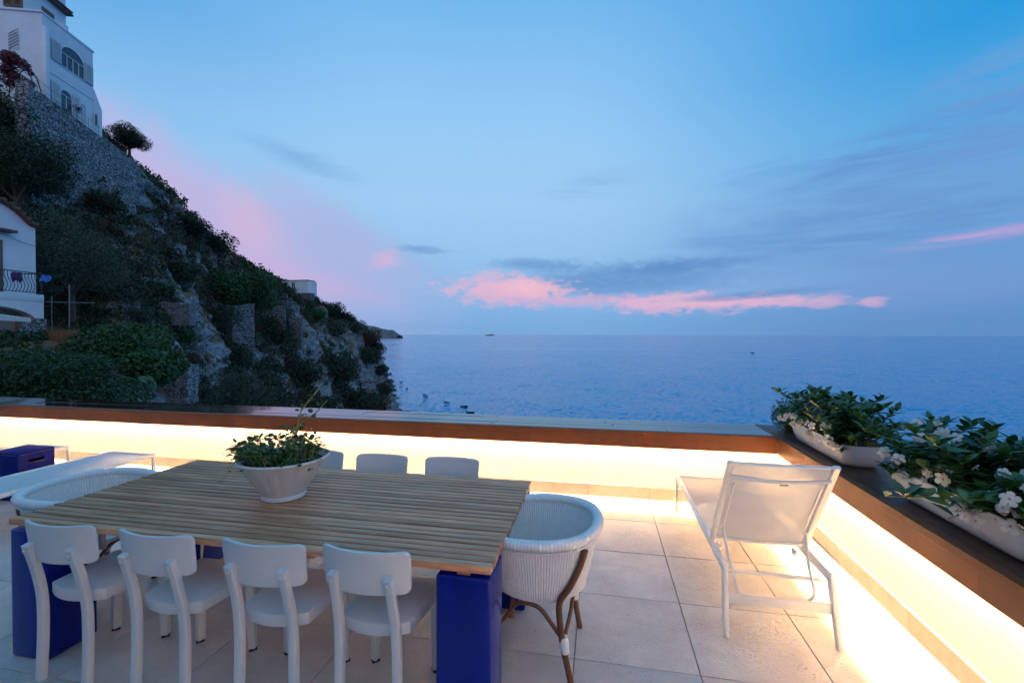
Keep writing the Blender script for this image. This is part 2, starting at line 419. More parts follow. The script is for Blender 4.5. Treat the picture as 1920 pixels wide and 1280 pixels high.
def m_teak():
    m, t, b = new_mat('weathered_teak'); tc = t.add('ShaderNodeTexCoord').outputs['Object']
    oi = t.add('ShaderNodeObjectInfo').outputs['Random']
    cx = t.add('ShaderNodeCombineXYZ'); t.l.new(t.m('MULTIPLY', oi, 50.), cx.inputs[0]); t.l.new(t.m('MULTIPLY', oi, 13.), cx.inputs[1])
    av = t.add('ShaderNodeVectorMath', operation='ADD'); t.l.new(tc, av.inputs[0]); t.l.new(cx.outputs[0], av.inputs[1]); v = av.outputs[0]
    g = t.noise(t.mapping(v, (2.5, 60, 60)), 1., 6, .65, .3); patch = t.noise(t.mapping(v, (2.2, 6, 6)), 1., 4, .6)
    c = t.mix(t.rng(g, .3, .7), (.36, .15, .068), (.84, .43, .235))
    c = t.mix(t.rng(patch, .45, .72, 0., .75), c, t.mix(t.rng(g, .3, .7), (.23, .080, .034), (.56, .22, .09)))
    c = t.mix(1., c, t.ramp(oi, [(0, (.72, .70, .70)), (.5, (1, 1, 1)), (1, (1.22, 1.2, 1.18))]), 'MULTIPLY')
    t.put(b.inputs['Base Color'], c); t.put(b.inputs['Roughness'], t.rng(g, .3, .7, .34, .50))
    t.put(b.inputs['Normal'], t.bump(g, .25, .002)); return m
M['teak'] = m_teak()

def m_blue_glaze():
    m, t, b = new_mat('blue_glaze'); tc = t.add('ShaderNodeTexCoord').outputs['Object']
    n = t.noise(t.mapping(tc, (6, 6, 1.2)), 1., 5, .6, .4); n2 = t.noise(tc, 24, 4)
    c = t.mix(t.rng(n, .3, .7), (.002, .007, .15), (.003, .016, .27)); c = t.mix(t.rng(n2, .6, .8, 0, .5), c, (.002, .004, .06))
    t.put(b.inputs['Base Color'], c); b.inputs['Roughness'].default_value = .25; b.inputs['Specular IOR Level'].default_value = .2
    b.inputs['Coat Weight'].default_value = .35; b.inputs['Coat Roughness'].default_value = .12
    t.put(b.inputs['Normal'], t.bump(t.m('ADD', n, t.m('MULTIPLY', n2, .4)), .4, .010)); return m
M['blue_glaze'] = m_blue_glaze()

def m_mesh_fabric():
    m, t, b = new_mat('open_weave_fabric'); out = m.node_tree.nodes['Material Output']
    tc = t.add('ShaderNodeTexCoord').outputs['Object']
    b.inputs['Base Color'].default_value = (.74, .72, .70, 1); b.inputs['Roughness'].default_value = .7
    tr = t.add('ShaderNodeBsdfTranslucent'); tr.inputs[0].default_value = (.74, .70, .66, 1)
    tp = t.add('ShaderNodeBsdfTransparent'); a1 = t.add('ShaderNodeMixShader'); a1.inputs[0].default_value = .52
    t.l.new(b.outputs[0], a1.inputs[1]); t.l.new(tr.outputs[0], a1.inputs[2])
    a2 = t.add('ShaderNodeMixShader'); t.put(a2.inputs[0], t.rng(t.noise(tc, 9, 3), .3, .7, .67, .74))
    t.l.new(tp.outputs[0], a2.inputs[1]); t.l.new(a1.outputs[0], a2.inputs[2]); t.l.new(a2.outputs[0], out.inputs[0]); return m
M['fabric'] = m_mesh_fabric()

def m_leaf(name, c1, c2, rough=.45, trans=.3, spec=.4):
    m, t, b = new_mat(name); out = m.node_tree.nodes['Material Output']
    g = t.add('ShaderNodeNewGeometry').outputs['Random Per Island']; oi = t.add('ShaderNodeObjectInfo').outputs['Random']
    f = t.m('FRACT', t.m('ADD', g, oi))
    c = t.mix(f, c1, c2); t.put(b.inputs['Base Color'], c); b.inputs['Roughness'].default_value = rough
    b.inputs['Specular IOR Level'].default_value = spec
    tr = t.add('ShaderNodeBsdfTranslucent'); t.put(tr.inputs[0], t.mix(1., c, (1.5, 1.6, .7), 'MULTIPLY'))
    a = t.add('ShaderNodeMixShader'); a.inputs[0].default_value = trans
    t.l.new(b.outputs[0], a.inputs[1]); t.l.new(tr.outputs[0], a.inputs[2]); t.l.new(a.outputs[0], out.inputs[0]); return m
M['leaf_dark'] = m_leaf('leaf_dark', (.014, .026, .014), (.040, .060, .028), .55, .15, .25)
M['leaf_olive'] = m_leaf('leaf_olive', (.040, .056, .036), (.085, .108, .072), .6, .2, .25)
M['leaf_green'] = m_leaf('leaf_green', (.020, .055, .020), (.050, .120, .036), .5, .25, .3)
M['leaf_pine'] = m_leaf('leaf_pine', (.012, .024, .014), (.030, .048, .024), .6, .12, .2)
M['leaf_brown'] = m_leaf('leaf_brown', (.050, .034, .022), (.105, .070, .042), .7, .15, .2)
M['leaf_ivy'] = m_leaf('leaf_ivy', (.018, .060, .014), (.070, .130, .030), .38, .3, .5)
M['leaf_gloss'] = m_leaf('leaf_gloss', (.016, .058, .018), (.070, .140, .030), .32, .2, .5)
M['leaf_cactus'] = m_leaf('leaf_cactus', (.06, .12, .07), (.10, .17, .10), .5, .05, .4)
M['dry_grass'] = m_leaf('dry_grass', (.13, .085, .045), (.24, .165, .095), .7, .2, .2)
M['petal'] = m_leaf('petal', (.74, .58, .60), (.82, .74, .72), .5, .3, .3)
M['throat'] = simple('flower_throat', (.75, .22, .10), .6, .4, 60)
M['bougain'] = m_leaf('leaf_bougainvillea', (.08, .02, .03), (.14, .035, .05), .5, .2, .3)

def m_stone_wall(name, c1, c2, sc=3.2, depth=.12):
    m, t, b = new_mat(name); tc = t.add('ShaderNodeTexCoord').outputs['Object']
    w = t.add('ShaderNodeVectorMath', operation='ADD'); t.l.new(tc, w.inputs[0])
    nz = t.add('ShaderNodeTexNoise'); t.l.new(tc, nz.inputs[0]); nz.inputs['Scale'].default_value = 2.
    s2 = t.add('ShaderNodeVectorMath', operation='SCALE'); t.l.new(nz.outputs['Color'], s2.inputs[0]); s2.inputs['Scale'].default_value = .25
    t.l.new(s2.outputs[0], w.inputs[1]); v = t.mapping(w.outputs[0], (1, 1, 1.5))
    e = t.voro(v, sc, 'DISTANCE_TO_EDGE'); cell = t.add('ShaderNodeTexVoronoi'); t.l.new(v, cell.inputs['Vector']); cell.inputs['Scale'].default_value = sc
    sp = t.add('ShaderNodeSeparateColor'); t.l.new(cell.outputs['Color'], sp.inputs[0])
    c = t.mix(sp.outputs[0], c1, c2); c = t.mix(t.rng(t.noise(tc, 9, 5), .35, .7, 0, .5), c, tuple(x*.55 for x in c1))
    mort = t.rng(e, .03, .10, 1., 0., True); c = t.mix(mort, c, tuple(x*.30 for x in c1)); t.put(b.inputs['Base Color'], c)
    b.inputs['Roughness'].default_value = .9
    h = t.m('ADD', t.m('SUBTRACT', t.m('MULTIPLY', sp.outputs[1], .6), mort), t.m('MULTIPLY', t.noise(tc, 14, 4), .4))
    t.put(b.inputs['Normal'], t.bump(h, 1., depth)); return m
M['stone_wall'] = m_stone_wall('dry_stone', (.20, .19, .19), (.42, .41, .41))
M['stone_wall_near'] = m_stone_wall('dry_stone_near', (.20, .19, .19), (.40, .39, .39), 6.5, .08)
M['stone_wall_far'] = m_stone_wall('dry_stone_far', (.15, .14, .135), (.34, .325, .31), 2.6, .2)

def m_rock():
    m, t, b = new_mat('limestone_hillside'); gd = t.add('ShaderNodeNewGeometry'); P = gd.outputs['Position']
    # beds run along the ridge
    v = t.mapping(t.mapping(P, (1, 1, 1), rot=(0, 0, radians(-18))), (1.1, .34, 1.9))
    n1 = t.noise(v, .42, 8, .66, 1.2); n2 = t.noise(P, 1.5, 6, .66); n3 = t.noise(P, .10, 5, .6); nb = t.noise(v, 1.7, 6, .6, .6)
    crack = t.m('MULTIPLY', t.rng(nb, .36, .46, 1., 0., True), t.rng(n2, .40, .58))
    c = t.mix(t.rng(n1, .36, .66), (.09, .088, .09), (.41, .395, .385))
    c = t.mix(t.rng(n2, .5, .8, 0., .6), c, (.12, .105, .095))
    c = t.mix(crack, c, (.035, .032, .028))
    # earth, dry grass and low scrub lie where the slope lets them
    sn = t.add('ShaderNodeSeparateXYZ'); t.l.new(gd.outputs['Normal'], sn.inputs[0])
    flat = t.rng(t.m('ADD', sn.outputs[2], t.m('ADD', t.m('MULTIPLY', t.m('SUBTRACT', n3, .5), 1.5), t.m('MULTIPLY', t.m('SUBTRACT', n2, .5), .5))), .40, .70, 0., 1., True)
    earth = t.mix(t.rng(t.noise(P, .9, 6, .7), .38, .66), (.10, .066, .044), (.29, .19, .11))
    earth = t.mix(t.rng(t.noise(P, .5, 5, .65), .52, .64), earth, (.040, .046, .026))
    c = t.mix(flat, c, earth)
    t.put(b.inputs['Base Color'], c); b.inputs['Roughness'].default_value = .9; b.inputs['Specular IOR Level'].default_value = .2
    h = t.m('SUBTRACT', t.m('ADD', n1, t.m('MULTIPLY', n2, .5)), t.m('MULTIPLY', crack, .5))
    t.put(b.inputs['Normal'], t.bump(h, .9, .5)); return m
M['rock'] = m_rock()

def m_sea():
    m, t, b = new_mat('sea_water'); P = t.add('ShaderNodeNewGeometry').outputs['Position']
    ca = t.add('ShaderNodeCameraData').outputs['View Distance'] if False else None
    v1 = t.mapping(P, (.9, 1.0, 1), rot=(0, 0, radians(20)))
    a = t.noise(v1, .035, 3, .5); b1 = t.noise(v1, .16, 5, .62, .4); c1 = t.noise(v1, .9, 4, .6)
    big = t.noise(t.mapping(P, (.35, 1, 1)), .004, 4, .55)
    col = t.mix(t.rng(big, .35, .68), (.0, .24, .46), (.001, .29, .54))
    t.put(b.inputs['Base Color'], col)
    t.put(b.inputs['Roughness'], t.rng(big, .3, .7, .06, .14)); b.inputs['IOR'].default_value = 1.333; b.inputs['Specular IOR Level'].default_value = .22
    # facet slopes of the chop, straight from vector noise (no pixel derivatives, so the far sea keeps its roughness)
    def vec(scale, detail, k):
        nd = t.add('ShaderNodeTexNoise'); t.l.new(v1, nd.inputs['Vector']); nd.inputs['Scale'].default_value = scale; nd.inputs['Detail'].default_value = detail; nd.inputs['Roughness'].default_value = .62
        su = t.add('ShaderNodeVectorMath', operation='SUBTRACT'); t.l.new(nd.outputs['Color'], su.inputs[0]); su.inputs[1].default_value = (.5, .5, .5)
        ml = t.add('ShaderNodeVectorMath', operation='MULTIPLY'); t.l.new(su.outputs[0], ml.inputs[0]); ml.inputs[1].default_value = (k, k, 0); return ml.outputs[0]
    ad = t.add('ShaderNodeVectorMath', operation='ADD'); t.l.new(vec(.30, 5, 1.5), ad.inputs[0]); t.l.new(vec(.045, 3, .5), ad.inputs[1])
    ad2 = t.add('ShaderNodeVectorMath', operation='ADD'); t.l.new(ad.outputs[0], ad2.inputs[0]); ad2.inputs[1].default_value = (0, 0, 1)
    nn = t.add('ShaderNodeVectorMath', operation='NORMALIZE'); t.l.new(ad2.outputs[0], nn.inputs[0])
    t.l.new(nn.outputs[0], b.inputs['Normal']); return m
M['sea'] = m_sea()

def emit(name, col, k):
    m, t, b = new_mat(name); b.inputs['Base Color'].default_value = (*col, 1); b.inputs['Emission Color'].default_value = (*col, 1)
    b.inputs['Emission Strength'].default_value = k; return m
LED = (1.0, .73, .38)
M['led'] = emit('led_strip_light', LED, 570.)

# ================================================================== THE SETTING: terrace floor
TX, TY, TP = .52, 3.10, .646          # a joint crossing, and the tile pitch
floor = tag(MB().box2((-16, -6, -.30), (2.3, 5.6, -.034)).build('terrace_floor', M['grout'], None, 0), kind='structure')
tile_me = MB().box((0, 0, -.015), (TP-.005, TP-.005, .03), .0022, seg=1).mesh('tile')
for i in range(-16, 3):
    for j in range(-4, 4):
        x = TX+TP*(i-.5); y = TY+TP*(j-.5)
        if x > 1.9 or y > 5.1: continue
        o = link('tile', tile_me, M['floor_stone'], floor, (x, y, random.uniform(-.0012, .0008)))
        o.rotation_euler = (random.uniform(-.0012, .0012), random.uniform(-.0012, .0012), 0)

# ================================================================== parapet walls with light strips
CORNER = Vector((1.834, 5.0, 0))
def parapet(root, sx, L, u0_cap, u0_fas, u0_wall, seed, cap='cap'):
    rnd = random.Random(seed)
    def bx(mb, u0, u1, v0, v1, z0, z1, bev=0.):
        a, b = sorted((sx*u0, sx*u1)); return mb.box2((a, v0, z0), (b, v1, z1), bev)
    bx(MB(), u0_wall, L, .028, .50, 0, .692).build('wall_panel', M['wall_paint'], root, 0)
    # skirting stones, jointed in line with the floor tiles
    u = 0.012 if sx > 0 else .004
    u = max(u, 0); first = True
    while u < L:
        u1 = u + (TP if not first else TP*.98); first = False
        bx(MB(), u+.0012, min(u1, L)-.0012, 0, .0255, .001, .128, .002).build('skirting_stone', M['skirting_stone'], root, 0); u = u1
    # fascia stones under the capping
    u = u0_fas
    while u < L:
        u1 = u + rnd.choice((1.2, 1.3, 1.25)); bx(MB(), u+.0003, min(u1, L)-.0003, -.100, -.078, .572, .6953, .0016).build('fascia_stone', M['fascia'], root, 0); u = u1
    # capping: a front edging and four rows of slabs
    u = u0_cap
    while u < L:
        u1 = u + (1.25 if sx < 0 else 1.31); bx(MB(), u+.0004, min(u1, L)-.0004, -.120, -.062, .6955, .7455, .003).build('edging_stone', M['fascia'], root, 0); u = u1
    rows = [(-.0605, .088), (.091, .238), (.241, .388), (.391, .530)]
    for k, (v0, v1) in enumerate(rows):
        u = u0_cap
        while u < L:
            u1 = min(u + rnd.uniform(1.0, 1.9), L); z = rnd.uniform(-.0014, .0014)
            me = MB(); bx(me, u+.0018, u1-.0018, v0, v1, .7005+z, .7452+z, .0025)
            o = me.build('capping_slab', M[cap], root, 0)
            o.rotation_euler = (rnd.uniform(-.0016, .0016), rnd.uniform(-.0004, .0004), 0); u = u1
    # the light strip hidden behind the fascia
    bx(MB(), u0_fas+.06, L, -.030, -.004, .684, .6925).build('light_channel', M['white_metal'], root, 0)
    bx(MB(), u0_fas+.06, L, -.019, -.005, .6795, .6838).build('light_strip', M['led'], root, 0)
bw = empty('parapet_wall', CORNER, 0, 'long white sea-side parapet behind the table with a light strip under its brown capping', 'wall')
parapet(bw, -1, 13.5, .122, .101, -.03, 3)
rw = empty('parapet_wall', CORNER, radians(-91), 'white parapet on the right beside the single lounger, carrying the flower troughs', 'wall')
parapet(rw, 1, 7.5, -.53, .10, -.028, 4, 'cap_matte')

# unseen house front, added behind the viewer to block skylight and shade the left
hw_ = empty('added_shade_house', (0, -2.6, 0), 0, 'unseen white house front with glazed doors, added behind the viewer to shade the terrace on the left', 'house')
mb = MB(); xs_ = [-15, -12.4, -10.4, -8.2, -6.2, -3.9, -1.9, -.2]
for k in range(0, 8, 2): mb.box2((xs_[k], -.35, 0), (xs_[k+1], 0, 2.5))
mb.box2((-15, -.35, 2.5), (-.2, 0, 6.4)); mb.box2((-.55, -9, 0), (-.2, -.352, 6.4)); mb.build('wall', M['house_paint'], hw_, 0)
for k in range(1, 7, 2):
    w = MB().box2((xs_[k], -.25, 0), (xs_[k+1], -.22, 2.5)).build('glazed_door', M['glass'], hw_, 0)
    mb = MB()
    for x in (xs_[k]+.03, (xs_[k]+xs_[k+1])/2, xs_[k+1]-.03): mb.box2((x-.03, -.22, 0), (x+.03, -.17, 2.5))
    mb.build('frame', M['white_metal'], w, 0)
MB().box2((-15.2, -.5, 6.4), (0, .35, 6.6), .02).build('cornice', M['house_paint'], hw_)

# ================================================================== dining table
TB = dict(x0=-3.13, x1=-.452, y0=1.878, y1=3.065)
tb = empty('dining_table', ((TB['x0']+TB['x1'])/2, (TB['y0']+TB['y1'])/2, 0), 0, 'long slatted teak dining table on square blue glazed legs', 'table')
Lx = TB['x1']-TB['x0']; Ly = TB['y1']-TB['y0']; NS = 23; pit = Ly/NS
slat_me = MB().box((0, 0, 0), (Lx, pit-.0115, .034), .003).mesh('slat')
for k in range(NS):
    o = link('slat', slat_me, M['teak'], tb, (random.uniform(-.003, .003), -Ly/2+pit*(k+.5), .733+random.uniform(-.0012, .0012)))
    o.rotation_euler = (random.uniform(-.01, .01), 0, 0)
for x in (-1.21, -.45, .45, 1.21):
    MB().box((x, 0, .7055), (.06, Ly-.05, .020), .002).build('batten', M['teak'], tb)
for sx in (-1, 1):
    for sy in (-1, 1):
        MB().box((sx*(Lx/2-.128), sy*(Ly/2-.132), .3475), (.248, .25, .693), .014, seg=3).build('leg', M['blue_glaze'], tb)

# ================================================================== white chairs
def make_chair():
    r = empty('dining_chair', (0, 0, 0))
    # back panel, curved round the sitter and leaning back a little
    pts = []; nx, nz = 18, 8; w = .212; mb = MB()
    def panel(u, v, th):       # u -1..1, v 0..1
        zz = .622 + .195*v; ww = w*(1-.03*(1-v)); x = u*ww
        rr = .035
        # rounded corners: pull the rows in near the ends
        y = -.258 + .052*(u*u) - .022*(v-.3) + th
        return (x, y, zz)
    outline = rrect(2.0, 1.0, .14, 5)
    # polar fill of the rounded rectangle
    rings = 7; n = len(outline)*2
    ol = []
    for i in range(len(outline)):
        a = Vector(outline[i]); b = Vector(outline[(i+1) % len(outline)]); ol += [a, (a+b)/2]
    dense = []
    for i in range(len(ol)):
        a = ol[i]; b = ol[(i+1) % len(ol)]; k = max(1, int((b-a).length/.12))
        dense += [a.lerp(b, q/k) for q in range(k)]
    n = len(dense)
    def corner_shape(p): return p
    for side, th in ((0, -.0085), (1, .0085)):
        base = len(mb.v)
        for q in range(rings+1):
            s = [.0, .3, .55, .75, .88, .95, .985, 1.][q]
            for p in dense:
                u, v = p.x*s, p.y*s+.5
                mb.v.append(Vector(panel(u, v, th*(1 if s < .97 else .55 if s >= 1 else .9))))
        for q in range(rings):
            for i in range(n):
                mb.f.append([base+q*n+i, base+q*n+(i+1) % n, base+(q+1)*n+(i+1) % n, base+(q+1)*n+i])
    o0 = rings*n; o1 = (rings+1)*n + rings*n
    for i in range(n): mb.f.append([o0+i, o0+(i+1) % n, o1+(i+1) % n, o1+i])
    me = mb.mesh('backrest', 45)
    bm = bmesh.new(); bm.from_mesh(me); bmesh.ops.remove_doubles(bm, verts=bm.verts, dist=.0004); bmesh.ops.recalc_face_normals(bm, faces=bm.faces); bm.to_mesh(me); bm.free()
    me.polygons.foreach_set('use_smooth', [True]*len(me.polygons)); me.set_sharp_from_angle(angle=radians(50))
    link('backrest', me, M['white_plastic'], r)
    # rear legs run up as posts behind the panel
    for sx in (-1, 1):
        path = bez([(sx*.142, -.212, 0), (sx*.140, -.202, .2), (sx*.138, -.203, .40), (sx*.134, -.226, .55), (sx*.131, -.268, .712)], 7)
        path = [p + Vector((0, -.011, 0)) if False else p for p in path]
        MB().sweep(path, rrect(.040, .034, .006, 2), up=(0, 1, 0)).build('rear_leg', M['white_plastic'], r, 40)
        MB().bar((sx*.131, -.286, .682), (sx*.131, -.279, .684), .014, .014, .002).build('screw_cap', M['white_plastic'], r)
        f = MB().bar((sx*.172, .182, .012), (sx*.160, .178, .41), .040, .040, .005).build('front_leg', M['white_plastic'], r, 40)
        MB().bar((sx*.1721, .1821, 0), (sx*.172, .182, .013), .039, .039, .002).build('rubber_foot', M['black_rubber'], f)
        rl = [o for o in r.children if o.name.startswith('rear_leg')][-1]
        MB().box((sx*.142, -.2122, .006), (.037, .031, .011), .002).build('rubber_foot', M['black_rubber'], rl)
    # seat: wedge shaped, curved at the back, with a deep rim
    poly = []
    for k in range(13): a = -1+2*k/12; poly.append((a*.172, -.188+.050*a*a - .0))
    poly += [(.195, .10), (.208, .195), (.200, .222), (.175, .232), (-.175, .232), (-.200, .222), (-.208, .195), (-.195, .10)]
    mb = MB(); mb.prism(poly, .398, .455, 'z'); me = mb.mesh('seat', 0)
    bm = bmesh.new(); bm.from_mesh(me); bmesh.ops.bevel(bm, geom=[e for e in bm.edges if abs(e.verts[0].co.z-e.verts[1].co.z) < 1e-5], offset=.006, segments=2, profile=.5, affect='EDGES'); bm.to_mesh(me); bm.free()
    me.polygons.foreach_set('use_smooth', [True]*len(me.polygons)); me.set_sharp_from_angle(angle=radians(35))
    link('seat', me, M['white_plastic'], r)
    return r
chair0 = make_chair()
near = [(-2.630, 2.000, .012), (-2.055, 2.002, -.008), (-1.497, 2.018, .015), (-1.003, 2.050, -.012)]
near_lab = ['white dining chair at the table\'s near side, in front of its left blue leg',
            'white dining chair at the near side of the table, second from the left end',
            'white dining chair at the near side of the table, third from the left end',
            'white dining chair at the near side of the table, next to the right blue leg']
far = [(-1.082, 3.030, .0), (-1.632, 3.010, .02), (-2.185, 3.030, -.02), (-2.73, 3.03, .01)]
far_lab = ['white dining chair at the far side of the table, nearest its right end',
           'white dining chair at the far side of the table, just right of the plant bowl',
           'white dining chair at the table\'s far side, its back half hidden by the bowl',
           'white dining chair at the table\'s far side, its back wholly behind the bowl']
for i, ((x, y, rz), lab) in enumerate(zip(near+far, near_lab+far_lab)):
    c = chair0 if i == 0 else copy_tree(chair0)
    c.location = (x, y, 0); c.rotation_euler.z = rz + (0 if i < 4 else pi)
    tag(c, lab, 'chair', 'white dining chairs around the table')

# ================================================================== wicker armchairs
def make_wicker():
    r = empty('wicker_armchair', (0, 0, 0))          # its back is towards local +x
    TH = radians(142)
    def rim(a, k=1.):
        e = 2.3; c, s_ = cos(a), sin(a)
        q = (abs(c/.315)**e + abs(s_/.335)**e)**(-1/e); return q*c*k, q*s_*k
    def rimz(a): return .735 - .030*(abs(a)/TH)**2
    n, m = 900, 15; NR = 112; mb = MB()
    for side in (0, 1):
        for i in range(n+1):
            a = -TH+2*TH*i/n
            rib = .0032*cos(NR*2*pi*i/n)*(1 if side == 0 else -1)
            for j in range(m+1):
                v = j/m; k = .76 + .24*v**.75
                x, y = rim(a, k); L = sqrt(x*x+y*y)
                off = rib + (.003 if (j % 2) else -.0015) + (0 if side == 0 else -.011)
                mb.v.append(Vector((x*(1+off/L), y*(1+off/L), .405 + (rimz(a)-.405)*v)))
    w = m+1; tot = (n+1)*w
    for side in (0, 1):
        for i in range(n):
            for j in range(m):
                q = [side*tot+i*w+j, side*tot+(i+1)*w+j, side*tot+(i+1)*w+j+1, side*tot+i*w+j+1]; mb.f.append(q)
    for i in range(n): mb.f.append([i*w, (i+1)*w, tot+(i+1)*w, tot+i*w])
    mb.build('woven_shell', M['white_wicker'], r, 60)
    # thick wrapped rim
    path = [Vector((*rim(-TH+2*TH*i/430), rimz(-TH+2*TH*i/430))) for i in range(431)]
    down = [path[-1] + Vector((-.02, -.0, -.04)), path[-1] + Vector((-.025, -.01, -.14)), path[-1] + Vector((-.01, -.03, -.30))]
    up_ = [path[0] + Vector((-.02, 0, -.04)), path[0] + Vector((-.025, .01, -.14)), path[0] + Vector((-.01, .03, -.30))]
    MB().tube(path, [.027*(1.0+.075*sin(i*2*pi/4.4)) for i in range(431)], 10).build('rim', M['white_wicker'], r, 80)
    # plait under the rim
    pl = [Vector((rim(a)[0]*1.022, rim(a)[1]*1.022, rimz(a)-.036+.004*sin(i*1.5))) for i, a in enumerate([-TH+2*TH*i/300 for i in range(301)])]
    MB().tube(pl, .006, 5).build('plait', M['white_wicker'], r, 80)
    for q in (down, up_):
        MB().tube(bez([path[-1] if q is down else path[0]]+q, 10), .019, 8).build('front_edge', M['white_wicker'], r, 80)
    # seat
    pr = [(0, .428), (.10, .427), (.19, .426), (.247, .424), (.253, .405), (.23, .395), (0, .395)]
    MB().lathe(pr, 96, mod=lambda a, q, z: 1+.004*cos(48*a), sy=1.02).build('seat', M['white_wicker'], r, 60)
    for sy in (-1, 1):
        def sh(a, z, o):
            x, y = rim(radians(a), .76+.24*((z-.405)/.33)**.75 if z > .405 else .76); L = sqrt(x*x+y*y); return (x*(1+o/L), sy*y*(1+o/L), z)
        p = bez([sh(40, .685, .020), sh(44, .60, .021), sh(52, .50, .021), sh(60, .42, .019), (.145, sy*.250, .32), (.160, sy*.243, .20), (.200, sy*.230, 0)], 6)
        leg = MB().tube(p, .0165, 9).build('rear_leg', M['rattan'], r, 80)
        MB().tube([(.160, sy*.2415, .245), (.166, sy*.2405, .205), (.172, sy*.239, .165)], [.021, .026, .021], 10).build('white_binding', M['white_wicker'], leg, 80)
        leg = MB().tube(bez([(-.190, sy*.235, .40), (-.20, sy*.232, .25), (-.225, sy*.225, 0)], 6), .0165, 9).build('front_leg', M['rattan'], r, 80)
        MB().tube([(-.2, sy*.232, .245), (-.204, sy*.231, .205), (-.208, sy*.229, .165)], [.021, .026, .021], 10).build('white_binding', M['white_wicker'], leg, 80)
        MB().tube(bez([(.165, sy*.240, .215), (.10, sy*.238, .30), (.03, sy*.237, .372), (-.07, sy*.237, .378), (-.13, sy*.235, .31), (-.198, sy*.232, .22)], 7), .011, 8).build('brace', M['rattan'], r, 80)
    MB().tube(bez([(.160, -.240, .215), (.185, -.15, .31), (.19, -.05, .375), (.19, .05, .375), (.185, .15, .31), (.160, .240, .215)], 7), .011, 8).build('brace', M['rattan'], r, 80)
    MB().tube(bez([(-.2, -.232, .215), (-.2, -.15, .31), (-.2, -.05, .375), (-.2, .05, .375), (-.2, .15, .31), (-.2, .232, .215)], 7), .011, 8).build('brace', M['rattan'], r, 80)
    return r
wc = make_wicker(); wc.location = (-.318, 2.505, 0); wc.rotation_euler.z = radians(-3)
tag(wc, 'white wicker tub armchair with brown legs at the right end of the table', 'armchair', 'wicker armchairs at the table ends')
w2 = copy_tree(wc); w2.location = (-3.335, 2.45, 0); w2.rotation_euler.z = pi+radians(4)
tag(w2, 'white wicker tub armchair at the left end of the table, mostly hidden by it', 'armchair', 'wicker armchairs at the table ends')

